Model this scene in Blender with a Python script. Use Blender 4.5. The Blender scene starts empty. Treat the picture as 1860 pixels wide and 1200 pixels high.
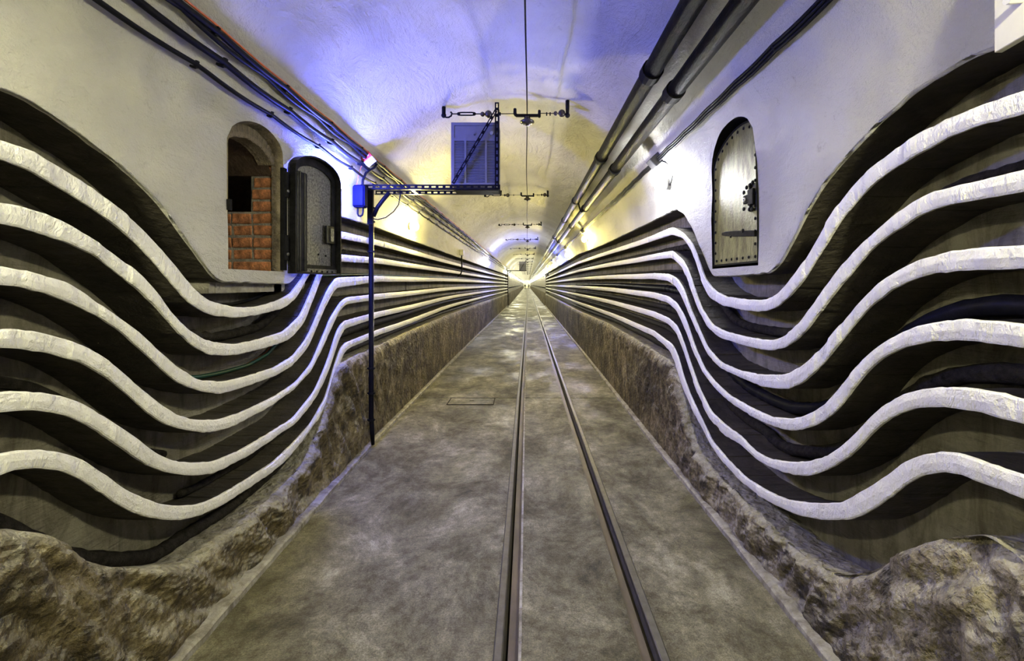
import bpy, bmesh, math, random
import numpy as np
from mathutils import Vector, Matrix, noise

C = bpy.context.scene.collection
SC = bpy.context.scene
random.seed(7)

# ------------------------------------------------------------------ camera, world, exposure
FPX, PX, PY, EYE = 800.0, 957.0, 516.0, 1.65
cam_data = bpy.data.cameras.new('camera')
cam = bpy.data.objects.new('camera', cam_data)
C.objects.link(cam)
cam.location = (0, 0, EYE)
cam.rotation_euler = (math.pi / 2, 0, 0)
cam_data.sensor_width = 36.0
cam_data.lens = FPX / 1860 * 36.0
cam_data.shift_x = -(PX - 930) / 1860
cam_data.shift_y = -(600 - PY) / 1860
cam_data.clip_start, cam_data.clip_end = 0.05, 500
SC.camera = cam
world = bpy.data.worlds.new('world')
SC.world = world
world.use_nodes = True
world.node_tree.nodes['Background'].inputs[0].default_value = (0.02, 0.02, 0.02, 1)
world.node_tree.nodes['Background'].inputs[1].default_value = 0.2
SC.view_settings.view_transform = 'Standard'
SC.view_settings.look = 'None'
SC.view_settings.gamma = 1
SC.view_settings.use_curve_mapping = False
SC.view_settings.exposure = 0.28

WHITE = (1.0, 0.95, 0.60)
YELLOW = (1.0, 0.84, 0.24)
BLUE = (0.10, 0.13, 1.0)
COOL = (0.95, 0.95, 0.95)
# side, y, z, colour, strength
LAMPS = [
    ('left', 3.72, 2.52, BLUE, 1750), ('left', 6.15, 2.46, YELLOW, 1100), ('left', 17.3, 2.46, COOL, 900),
    ('left', 29.8, 2.46, WHITE, 900),
    ('right', 4.28, 2.62, COOL, 400), ('right', 9.9, 2.66, YELLOW, 1000), ('right', 14.5, 2.60, YELLOW, 1000),
    ('right', 18.4, 2.60, BLUE, 2600), ('right', 22.6, 2.60, WHITE, 900), ('right', 27.0, 2.60, YELLOW, 900),
    ('right', 31.5, 2.60, WHITE, 900),
    ('left', 0.35, 2.75, WHITE, 1000), ('right', 0.25, 2.85, WHITE, 1550), ('left', -3.6, 2.5, WHITE, 350), ('right', -3.2, 2.6, WHITE, 350),
]
for i in range(32):
    LAMPS.append(('left', 35.0 + 5 * i, 2.42, WHITE, 900))
    LAMPS.append(('right', 36.5 + 5 * i, 2.42, WHITE if i % 3 else COOL, 900))


LAMPS.append(('left', 196.5, 2.42, WHITE, 1600))  # this brighter pair is added to light up the end wall
LAMPS.append(('right', 197.0, 2.42, WHITE, 1600))

# ------------------------------------------------------------------ materials
def nodes_of(name):
    m = bpy.data.materials.new(name)
    m.use_nodes = True
    nt = m.node_tree
    return m, nt, nt.nodes['Principled BSDF']


def coords(nt, stretch=(1, 1, 1)):
    tc = nt.nodes.new('ShaderNodeTexCoord')
    mp = nt.nodes.new('ShaderNodeMapping')
    mp.inputs['Scale'].default_value = stretch
    nt.links.new(tc.outputs['Object'], mp.inputs['Vector'])
    return mp.outputs['Vector']


def noise_tex(nt, vec, scale, detail=6, rough=0.6, dist=0.0):
    n = nt.nodes.new('ShaderNodeTexNoise')
    n.inputs['Scale'].default_value = scale
    n.inputs['Detail'].default_value = detail
    n.inputs['Roughness'].default_value = rough
    n.inputs['Distortion'].default_value = dist
    nt.links.new(vec, n.inputs['Vector'])
    return n.outputs['Fac']


def ramp(nt, fac, stops):
    r = nt.nodes.new('ShaderNodeValToRGB')
    el = r.color_ramp.elements
    while len(el) < len(stops):
        el.new(0.5)
    for e, (p, c) in zip(el, stops):
        e.position = p
        e.color = (c[0], c[1], c[2], 1)
    nt.links.new(fac, r.inputs['Fac'])
    return r.outputs['Color']


def mixc(nt, fac, a, b, mode='MIX'):
    m = nt.nodes.new('ShaderNodeMix')
    m.data_type = 'RGBA'
    m.blend_type = mode
    if hasattr(fac, 'is_linked'):
        nt.links.new(fac, m.inputs['Factor'])
    else:
        m.inputs['Factor'].default_value = fac
    nt.links.new(a, m.inputs[6])
    nt.links.new(b, m.inputs[7])
    return m.outputs[2]


def bump(nt, bs, layers):
    prev = None
    for h, strength, dist in layers:
        b = nt.nodes.new('ShaderNodeBump')
        b.inputs['Strength'].default_value = strength
        b.inputs['Distance'].default_value = dist
        nt.links.new(h, b.inputs['Height'])
        if prev:
            nt.links.new(prev, b.inputs['Normal'])
        prev = b.outputs['Normal']
    nt.links.new(prev, bs.inputs['Normal'])


def plain(name, col, rough=0.5, metal=0.0, var=0.25, scale=14, bstr=0.25, bdist=0.004, stretch=(1, 1, 1)):
    m, nt, bs = nodes_of(name)
    v = coords(nt, stretch)
    f = noise_tex(nt, v, scale)
    lo = tuple(c * (1 - var) for c in col)
    hi = tuple(min(1, c * (1 + var)) for c in col)
    nt.links.new(ramp(nt, f, [(0.3, lo), (0.7, hi)]), bs.inputs['Base Color'])
    bs.inputs['Roughness'].default_value = rough
    bs.inputs['Metallic'].default_value = metal
    if max(col) < 0.03:
        bs.inputs['Specular IOR Level'].default_value = 0.035
    f2 = noise_tex(nt, v, scale * 4)
    bump(nt, bs, [(f2, bstr, bdist)])
    return m


def plaster_mat(name, a, b, strength):
    m, nt, bs = nodes_of(name)
    v = coords(nt)
    big = noise_tex(nt, v, 1.3, 5, 0.6)
    col = ramp(nt, big, [(0.3, a), (0.7, b)])
    sp = noise_tex(nt, v, 9, 8, 0.75)
    spots = ramp(nt, sp, [(0.30, (0.55, 0.53, 0.45)), (0.40, (1, 1, 1))])
    nt.links.new(mixc(nt, 0.55, col, spots, 'MULTIPLY'), bs.inputs['Base Color'])
    bs.inputs['Roughness'].default_value = 0.62
    v2 = coords(nt, (1, 0.45, 1))
    n1 = noise_tex(nt, v2, 3.2, 8, 0.68, 0.8)
    n2 = noise_tex(nt, v, 26, 8, 0.7, 0.3)
    n3 = noise_tex(nt, v, 110, 4, 0.65)
    bump(nt, bs, [(n1, 0.75 * strength, 0.09), (n2, 0.6 * strength, 0.025), (n3, 0.5 * strength, 0.008)])
    return m


M = {}
M['plaster'] = plaster_mat('whitewashed_plaster', (0.66, 0.64, 0.54), (0.78, 0.765, 0.68), 1.35)
M['vault'] = plaster_mat('rough_vault_plaster', (0.56, 0.54, 0.46), (0.74, 0.73, 0.68), 1.25)


def strip_mat():
    m, nt, bs = nodes_of('white_painted_edge')
    v = coords(nt)
    n1 = noise_tex(nt, v, 5, 5)
    col = ramp(nt, n1, [(0.3, (0.80, 0.79, 0.75)), (0.7, (0.90, 0.89, 0.86))])
    sp = noise_tex(nt, v, 38, 6, 0.7)
    chips = ramp(nt, sp, [(0.27, (0.35, 0.33, 0.28)), (0.33, (1, 1, 1))])
    nt.links.new(mixc(nt, 0.8, col, chips, 'MULTIPLY'), bs.inputs['Base Color'])
    bs.inputs['Roughness'].default_value = 0.55
    n2 = noise_tex(nt, coords(nt, (1, 1, 0.5)), 22, 5, 0.6, 0.6)
    n3 = noise_tex(nt, v, 90, 4)
    bump(nt, bs, [(n2, 0.9, 0.025), (n3, 0.7, 0.008)])
    return m


M['strip'] = strip_mat()


def concrete_mat(name, lo, hi, stain, s=3.0):
    m, nt, bs = nodes_of(name)
    v = coords(nt)
    n1 = noise_tex(nt, v, s, 7, 0.65, 0.4)
    col = ramp(nt, n1, [(0.32, lo), (0.68, hi)])
    n2 = noise_tex(nt, coords(nt, (1, 1.6, 0.5)), 5.5, 8, 0.72, 0.8)
    st = ramp(nt, n2, [(0.36, stain), (0.55, (1, 1, 1))])
    nt.links.new(mixc(nt, 0.85, col, st, 'MULTIPLY'), bs.inputs['Base Color'])
    bs.inputs['Roughness'].default_value = 0.72
    n3 = noise_tex(nt, v, 30, 6, 0.65)
    n4 = noise_tex(nt, coords(nt, (1, 0.4, 2.5)), 12, 5, 0.6)
    bump(nt, bs, [(n4, 0.8, 0.02), (n3, 0.8, 0.012)])
    return m


M['slab'] = concrete_mat('dark_shelf_concrete', (0.024, 0.020, 0.013), (0.075, 0.064, 0.045), (0.35, 0.32, 0.26))  # darkened so the shadow on the undersides is partly in the colour
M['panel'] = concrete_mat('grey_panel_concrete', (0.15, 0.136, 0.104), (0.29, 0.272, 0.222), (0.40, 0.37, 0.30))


def low_wall_mat(name='stained_rough_render', grey=None):
    m, nt, bs = nodes_of(name)
    v = coords(nt)
    n1 = noise_tex(nt, v, 1.7, 9, 0.70, 0.4)
    col = ramp(nt, n1, [(0.33, (0.038, 0.031, 0.018)), (0.45, (0.090, 0.075, 0.042)), (0.53, (0.175, 0.154, 0.10)), (0.66, (0.34, 0.32, 0.26))])
    if grey:
        g = ramp(nt, n1, [(0.36, (0.035, 0.03, 0.022)), (0.45, (0.13, 0.12, 0.098)), (0.53, (0.25, 0.24, 0.21)), (0.66, (0.42, 0.41, 0.38))])
        sx = nt.nodes.new('ShaderNodeSeparateXYZ')
        nt.links.new(v, sx.inputs[0])
        mr = nt.nodes.new('ShaderNodeMapRange')
        mr.inputs[1].default_value, mr.inputs[2].default_value = grey
        nt.links.new(sx.outputs['Y'], mr.inputs[0])
        col = mixc(nt, mr.outputs[0], g, col)
    n2 = noise_tex(nt, coords(nt, (1, 1.7, 0.9)), 6.5, 8, 0.70, 0.2)
    st = ramp(nt, n2, [(0.38, (0.10, 0.075, 0.04)), (0.47, (0.62, 0.53, 0.34)), (0.56, (1.0, 0.92, 0.70)), (0.66, (1.5, 1.45, 1.35))])
    c2 = mixc(nt, 0.9, col, st, 'MULTIPLY')
    n5 = noise_tex(nt, v, 70, 6, 0.8)
    gr = ramp(nt, n5, [(0.38, (0.5, 0.47, 0.42)), (0.62, (1.35, 1.33, 1.3))])
    c3 = mixc(nt, 0.8, c2, gr, 'MULTIPLY')
    geo = nt.nodes.new('ShaderNodeNewGeometry')      # faces turned up are painted paler, as if lit from above
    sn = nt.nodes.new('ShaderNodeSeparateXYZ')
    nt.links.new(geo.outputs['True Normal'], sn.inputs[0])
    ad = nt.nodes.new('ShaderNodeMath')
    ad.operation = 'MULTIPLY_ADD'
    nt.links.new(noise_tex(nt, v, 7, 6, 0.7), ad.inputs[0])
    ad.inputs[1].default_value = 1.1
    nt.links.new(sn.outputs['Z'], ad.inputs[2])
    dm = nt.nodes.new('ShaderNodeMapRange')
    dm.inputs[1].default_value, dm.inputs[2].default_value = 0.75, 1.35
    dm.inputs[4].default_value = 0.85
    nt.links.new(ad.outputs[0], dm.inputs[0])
    lit_top = ramp(nt, noise_tex(nt, v, 16, 8, 0.75), [(0.35, (0.20, 0.18, 0.13)), (0.6, (0.43, 0.41, 0.33))])
    nt.links.new(mixc(nt, dm.outputs[0], c3, lit_top), bs.inputs['Base Color'])
    bs.inputs['Roughness'].default_value = 0.68
    n3 = noise_tex(nt, v, 7, 6, 0.62, 0.3)
    vo = nt.nodes.new('ShaderNodeTexVoronoi')
    vo.inputs['Scale'].default_value = 26
    vo.inputs['Randomness'].default_value = 1.0
    nt.links.new(v, vo.inputs['Vector'])
    n4 = noise_tex(nt, v, 34, 4, 0.6)
    bump(nt, bs, [(n3, 1.0, 0.07), (vo.outputs['Distance'], 0.7, 0.02), (n4, 0.7, 0.012)])
    return m


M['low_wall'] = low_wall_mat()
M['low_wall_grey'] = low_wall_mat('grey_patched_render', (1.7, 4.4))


def floor_mat():
    m, nt, bs = nodes_of('worn_damp_concrete')
    v = coords(nt)
    n1 = noise_tex(nt, coords(nt, (1.0, 0.8, 1)), 1.6, 12, 0.80, 0.35)
    col = ramp(nt, n1, [(0.38, (0.038, 0.034, 0.019)), (0.46, (0.092, 0.085, 0.053)), (0.54, (0.165, 0.155, 0.106)), (0.64, (0.32, 0.31, 0.235))])
    n2 = noise_tex(nt, v, 11.0, 10, 0.85, 0.2)
    st = ramp(nt, n2, [(0.38, (0.50, 0.46, 0.38)), (0.50, (1, 1, 1)), (0.64, (1.45, 1.42, 1.35))])
    c2 = mixc(nt, 0.85, col, st, 'MULTIPLY')
    n5 = noise_tex(nt, v, 130, 5, 0.8)
    gr = ramp(nt, n5, [(0.38, (0.5, 0.48, 0.44)), (0.62, (1.4, 1.4, 1.37))])
    nt.links.new(mixc(nt, 0.8, c2, gr, 'MULTIPLY'), bs.inputs['Base Color'])
    n3 = noise_tex(nt, coords(nt, (1, 0.6, 1)), 0.9, 8, 0.65)
    rr = ramp(nt, n3, [(0.36, (0.36, 0.36, 0.36)), (0.52, (0.72, 0.72, 0.72))])
    nt.links.new(rr, bs.inputs['Roughness'])
    bs.inputs['Specular IOR Level'].default_value = 0.3
    n4 = noise_tex(nt, coords(nt, (1, 6, 1)), 14, 8, 0.7)
    n6 = noise_tex(nt, v, 70, 6, 0.7)
    bump(nt, bs, [(n4, 0.5, 0.008), (n6, 0.6, 0.006)])
    return m


M['floor'] = floor_mat()
M['curb'] = concrete_mat('chipped_curb', (0.22, 0.205, 0.17), (0.42, 0.40, 0.35), (0.35, 0.31, 0.24), 9)
M['groove'] = plain('dirty_groove', (0.022, 0.018, 0.013), 0.7)
M['grease'] = plain('brown_rail_grease', (0.075, 0.055, 0.034), 0.55, 0, 0.5, 9, stretch=(1, .3, 1))
M['rail'] = plain('worn_rail_steel', (0.085, 0.078, 0.062), 0.5, 0.2, 0.3, 20)
M['black'] = plain('black_rubber', (0.010, 0.010, 0.012), 0.32)
M['cable'] = plain('black_cable', (0.010, 0.010, 0.012), 0.42, 0, 0.3, 30)
M['rope'] = plain('dusty_cable_wrap', (0.028, 0.025, 0.022), 0.55, 0, 0.6, 40, 0.9, 0.012)
M['green'] = plain('green_cable', (0.012, 0.055, 0.040), 0.35)
M['orange'] = plain('orange_wire', (0.60, 0.13, 0.03), 0.4)
M['red'] = plain('red_plastic', (0.60, 0.05, 0.03), 0.4)
M['grey_plastic'] = plain('grey_plastic', (0.55, 0.54, 0.48), 0.5)
M['blue_plastic'] = plain('blue_grey_plastic', (0.005, 0.006, 0.028), 0.45)
M['dark_plastic'] = plain('dark_grey_plastic', (0.035, 0.035, 0.04), 0.4)
M['iron'] = plain('black_iron', (0.010, 0.010, 0.011), 0.6, 0.0, 0.4, 30)
M['frame_metal'] = plain('painted_steel_angle', (0.006, 0.006, 0.008), 0.38, 0.0)
M['unit'] = plain('grey_enamel', (0.12, 0.12, 0.13), 0.35, 0.2, 0.1)
M['louvre'] = plain('grey_louvre', (0.20, 0.20, 0.20), 0.4, 0.2, 0.1)
M['unit_dark'] = plain('dark_unit_inside', (0.03, 0.03, 0.035), 0.6)
M['door_steel'] = plain('black_door_steel', (0.020, 0.020, 0.022), 0.28, 0.55, 0.4, 25, 0.3, 0.004)
M['brick'] = plain('red_brick', (0.58, 0.24, 0.10), 0.75, 0, 0.75, 16, 0.9, 0.012)
M['mortar'] = plain('grey_mortar', (0.34, 0.32, 0.27), 0.85, 0, 0.4, 12, 0.9, 0.02)
M['cement'] = plain('rough_cement', (0.20, 0.165, 0.11), 0.85, 0, 0.6, 9, 1.0, 0.03)
M['hollow_shade'] = plain('shaded_hollow_brick', (0.07, 0.045, 0.03), 0.85, 0, 0.6, 9, 0.8, 0.02)  # shade inside the niche hollow, painted in as a dark brick colour
M['porcelain'] = plain('brown_porcelain', (0.035, 0.028, 0.026), 0.2)
M['cloth'] = plain('dark_cloth', (0.02, 0.02, 0.022), 0.8)
M['skin'] = plain('skin', (0.45, 0.27, 0.2), 0.6)
M['board'] = plain('cream_painted_board', (0.72, 0.70, 0.60), 0.45, 0, 0.08, 6, 0.3, 0.004)
M['bolt'] = plain('white_painted_bolt', (0.82, 0.81, 0.76), 0.4, 0, 0.05)


def pipe_mat():
    m, nt, bs = nodes_of('tarred_rusty_pipe')
    v = coords(nt, (1, 0.5, 1))
    n = noise_tex(nt, v, 14, 8, 0.7)
    nt.links.new(ramp(nt, n, [(0.50, (0.005, 0.005, 0.005)), (0.62, (0.016, 0.011, 0.008)), (0.72, (0.075, 0.028, 0.014))]), bs.inputs['Base Color'])
    bs.inputs['Specular IOR Level'].default_value = 0.035
    bs.inputs['Roughness'].default_value = 0.40
    bs.inputs['Metallic'].default_value = 0.0
    n2 = noise_tex(nt, v, 22, 8, 0.75)
    bump(nt, bs, [(n2, 1.0, 0.03)])
    return m


M['pipe'] = pipe_mat()


def hatch_plate_mat():
    m, nt, bs = nodes_of('worn_olive_door_plate')
    v = coords(nt, (1, 1, 0.22))
    n = noise_tex(nt, v, 22, 8, 0.75)
    col = ramp(nt, n, [(0.36, (0.020, 0.020, 0.013)), (0.50, (0.085, 0.088, 0.050)), (0.66, (0.19, 0.195, 0.12))])
    nt.links.new(col, bs.inputs['Base Color'])
    bs.inputs['Metallic'].default_value = 0.55
    bs.inputs['Roughness'].default_value = 0.38
    n2 = noise_tex(nt, coords(nt), 55, 6, 0.7)
    bump(nt, bs, [(n2, 0.6, 0.006)])
    return m


M['plate'] = hatch_plate_mat()


def plate2():
    m, nt, bs = nodes_of('speckled_grey_door_plate')
    n = noise_tex(nt, coords(nt), 60, 6, 0.75)
    nt.links.new(ramp(nt, n, [(0.38, (0.03, 0.03, 0.03)), (0.62, (0.20, 0.20, 0.18))]), bs.inputs['Base Color'])
    bs.inputs['Metallic'].default_value = 0.5
    bs.inputs['Roughness'].default_value = 0.35
    bump(nt, bs, [(noise_tex(nt, coords(nt), 90, 5), 0.7, 0.004)])
    return m


M['plate_grey'] = plate2()


def emit(name, col, s):
    m, nt, bs = nodes_of(name)
    bs.inputs['Base Color'].default_value = (0.8, 0.8, 0.8, 1)
    bs.inputs['Emission Color'].default_value = (*col, 1)
    bs.inputs['Emission Strength'].default_value = s
    return m


# ------------------------------------------------------------------ helpers
def link(name, verts, faces, mat, parent=None, smooth=False, mats=None, fmat=None):
    me = bpy.data.meshes.new(name)
    me.from_pydata([tuple(v) for v in verts], [], faces)
    me.update()
    for mm in (mats or [mat]):
        me.materials.append(mm)
    if fmat is not None:
        me.polygons.foreach_set('material_index', fmat)
    if smooth:
        me.polygons.foreach_set('use_smooth', [True] * len(me.polygons))
    o = bpy.data.objects.new(name, me)
    C.objects.link(o)
    if parent:
        o.parent = parent
    return o


class MB:
    def __init__(self):
        self.v, self.f = [], []

    def add(self, vs, fs):
        n = len(self.v)
        self.v += [tuple(p) for p in vs]
        self.f += [tuple(i + n for i in f) for f in fs]

    def box(self, a, b, rot=None, at=None):
        x0, y0, z0 = a
        x1, y1, z1 = b
        vs = [Vector(p) for p in ((x0, y0, z0), (x1, y0, z0), (x1, y1, z0), (x0, y1, z0), (x0, y0, z1), (x1, y0, z1), (x1, y1, z1), (x0, y1, z1))]
        if rot is not None:
            vs = [rot @ p for p in vs]
        if at is not None:
            vs = [p + Vector(at) for p in vs]
        self.add(vs, [(0, 3, 2, 1), (4, 5, 6, 7), (0, 1, 5, 4), (1, 2, 6, 5), (2, 3, 7, 6), (3, 0, 4, 7)])

    def bar(self, p, q, w, h, up=(0, 0, 1)):
        p, q = Vector(p), Vector(q)
        d = (q - p)
        L = d.length
        d.normalize()
        u = Vector(up)
        s = d.cross(u)
        if s.length < 1e-4:
            s = d.cross(Vector((1, 0, 0)))
        s.normalize()
        u = s.cross(d)
        R = Matrix((s, d, u)).transposed()
        self.box((-w / 2, 0, -h / 2), (w / 2, L, h / 2), R, p)

    def tube(self, pts, r, n=8, cap=True):
        pts = [Vector(p) for p in pts]
        rs = r if isinstance(r, (list, tuple, np.ndarray)) else [r] * len(pts)
        base = len(self.v)
        prev = None
        for i, p in enumerate(pts):
            t = (pts[min(i + 1, len(pts) - 1)] - pts[max(i - 1, 0)])
            t.normalize()
            if prev is None:
                a = Vector((0, 0, 1)) if abs(t.z) < 0.9 else Vector((1, 0, 0))
            else:
                a = prev
            s = t.cross(a)
            s.normalize()
            u = s.cross(t)
            prev = u
            for k in range(n):
                an = 2 * math.pi * k / n
                self.v.append(tuple(p + (s * math.cos(an) + u * math.sin(an)) * rs[i]))
        for i in range(len(pts) - 1):
            for k in range(n):
                a, b = base + i * n + k, base + i * n + (k + 1) % n
                self.f.append((a, a + n, b + n, b))
        if cap:
            self.f.append(tuple(base + k for k in range(n)))
            self.f.append(tuple(base + (len(pts) - 1) * n + k for k in reversed(range(n))))

    def ball(self, c, r, nu=10, nv=7, sc=(1, 1, 1)):
        base = len(self.v)
        for j in range(1, nv):
            th = math.pi * j / nv
            for i in range(nu):
                ph = 2 * math.pi * i / nu
                self.v.append((c[0] + r * sc[0] * math.sin(th) * math.cos(ph), c[1] + r * sc[1] * math.sin(th) * math.sin(ph), c[2] + r * sc[2] * math.cos(th)))
        top = len(self.v)
        self.v.append((c[0], c[1], c[2] + r * sc[2]))
        self.v.append((c[0], c[1], c[2] - r * sc[2]))
        for j in range(nv - 2):
            for i in range(nu):
                a, b = base + j * nu + i, base + j * nu + (i + 1) % nu
                self.f.append((a, a + nu, b + nu, b))
        for i in range(nu):
            self.f.append((top, base + i, base + (i + 1) % nu))
            self.f.append((top + 1, base + (nv - 2) * nu + (i + 1) % nu, base + (nv - 2) * nu + i))

    def lathe(self, c, prof, n=16):
        """prof: list of (radius, z) revolved about a vertical axis through c"""
        base = len(self.v)
        for r, z in prof:
            for k in range(n):
                an = 2 * math.pi * k / n
                self.v.append((c[0] + r * math.cos(an), c[1] + r * math.sin(an), c[2] + z))
        for j in range(len(prof) - 1):
            for k in range(n):
                a, b = base + j * n + k, base + j * n + (k + 1) % n
                self.f.append((a, b, b + n, a + n))
        self.f.append(tuple(base + k for k in reversed(range(n))))
        self.f.append(tuple(base + (len(prof) - 1) * n + k for k in range(n)))

    def prism(self, poly, axis, d0, d1):
        """poly in the two other axes, extruded along axis ('x','y') from d0 to d1"""
        def P(a, b, d):
            return (d, a, b) if axis == 'x' else (a, d, b)
        n = len(poly)
        vs = [P(a, b, d0) for a, b in poly] + [P(a, b, d1) for a, b in poly]
        fs = [tuple(range(n)), tuple(range(2 * n - 1, n - 1, -1))]
        fs += [(i, i + n, (i + 1) % n + n, (i + 1) % n) for i in range(n)]
        self.add(vs, fs)

    def build(self, name, mat, parent=None, smooth=False, fix=True, bevel=0):
        o = link(name, self.v, self.f, mat, parent, False)
        if fix or bevel:
            bm = bmesh.new()
            bm.from_mesh(o.data)
            bmesh.ops.recalc_face_normals(bm, faces=bm.faces)
            if bevel:
                bmesh.ops.bevel(bm, geom=list(bm.edges), offset=bevel, segments=1, affect='EDGES')
            bm.to_mesh(o.data)
            bm.free()
        if smooth:
            o.data.polygons.foreach_set('use_smooth', [True] * len(o.data.polygons))
        return o


def tag(o, label, cat, group=None, kind=None):
    o['label'] = label
    o['category'] = cat
    if group:
        o['group'] = group
    if kind:
        o['kind'] = kind
    return o


def struct(o, label=None):
    o['kind'] = 'structure'
    if label:
        o['label'] = label
    return o


def empty(name, loc):
    o = bpy.data.objects.new(name, None)
    o.empty_display_size = 0.1
    C.objects.link(o)
    o.location = loc
    return o


def rel(mb, loc):
    mb.v = [(p[0] - loc[0], p[1] - loc[1], p[2] - loc[2]) for p in mb.v]
    return mb


def copy_tree(o, parent=None):
    c = o.copy()
    C.objects.link(c)
    if parent:
        c.parent = parent
    for ch in list(o.children):
        copy_tree(ch, c)
    return c


def nz(x, y, z, s=1.0, seed=0.0):
    return noise.noise(Vector((x * s + seed, y * s + seed * 1.7, z * s - seed)))


ORD = ['first', 'second', 'third', 'fourth', 'fifth', 'sixth', 'seventh', 'eighth', 'ninth', 'tenth', 'eleventh', 'twelfth']

# ------------------------------------------------------------------ tunnel geometry
YEND, YSHELF, Y0 = 200.0, 34.0, -5.0


def XL(Y): return float(np.interp(Y, [0, 6, 14, 34], [-1.65, -1.65, -1.62, -1.47]))
def XR(Y): return float(np.interp(Y, [0, 6, 14, 34], [1.40, 1.40, 1.42, 1.47]))
def FL(Y): return float(np.interp(Y, [0, 2, 4.6, 14, 34], [-1.48, -1.49, -1.575, -1.56, -1.42]))
def FR(Y): return float(np.interp(Y, [0, 4.6, 11, 34], [1.305, 1.29, 1.33, 1.37]))


ZS, VB = 2.40, 1.19


def vault_half(z):
    t = (z - ZS) / VB
    return 1.0 if t <= 0 else math.sqrt(max(0.0, 1 - t * t))


def wall_x(side, Y, z):
    c, a = (XL(Y) + XR(Y)) / 2, (XR(Y) - XL(Y)) / 2
    return c + (a if side == 'right' else -a) * vault_half(z)


def vault_z(Y, X):
    c, a = (XL(Y) + XR(Y)) / 2, (XR(Y) - XL(Y)) / 2
    return ZS + VB * math.sqrt(max(0, 1 - ((X - c) / a) ** 2))


def on_vault(Y, ratio, off):
    """the point of the vault on a line of sight slope X = ratio * (z - EYE), held off the surface"""
    lo, hi = 0.1, 2.2
    for _ in range(40):
        h = (lo + hi) / 2
        z = EYE + h
        X = ratio * h
        c, a = (XL(Y) + XR(Y)) / 2, (XR(Y) - XL(Y)) / 2
        inside = z < ZS and abs(X - c) < a or z >= ZS and ((X - c) / a) ** 2 + ((z - ZS) / VB) ** 2 < 1
        if inside:
            lo = h
        else:
            hi = h
    z, X = EYE + lo, ratio * lo
    d = Vector((0 - X, 0, 2.2 - z)).normalized()
    return Vector((X, Y, z)) + d * off


def to_yz(side, pts, off=0.0):
    """trace points of a feature on the wall face into (distance along the tunnel, height)"""
    out = []
    for x, y in pts:
        Y = 4.0
        for _ in range(30):
            X = (XL(Y) + off) if side == 'left' else (XR(Y) - off)
            Y = FPX * X / (x - PX)
        out.append((Y, EYE - (y - PY) * Y / FPX))
    return sorted(out)


def curve(pts, sig=0.05, y_hi=60.0):
    """smooth function of Y through the points"""
    ys = np.array([p[0] for p in pts])
    zs = np.array([p[1] for p in pts])
    g = np.arange(-6, y_hi, 0.01)
    z = np.interp(g, ys, zs)
    k = np.arange(-int(3 * sig / 0.01), int(3 * sig / 0.01) + 1) * 0.01
    w = np.exp(-(k / sig) ** 2 / 2)
    w /= w.sum()
    zp = np.pad(z, len(k) // 2, mode='edge')
    z2 = np.convolve(zp, w, mode='valid')
    return lambda Y: float(np.interp(Y, g, z2))


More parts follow.
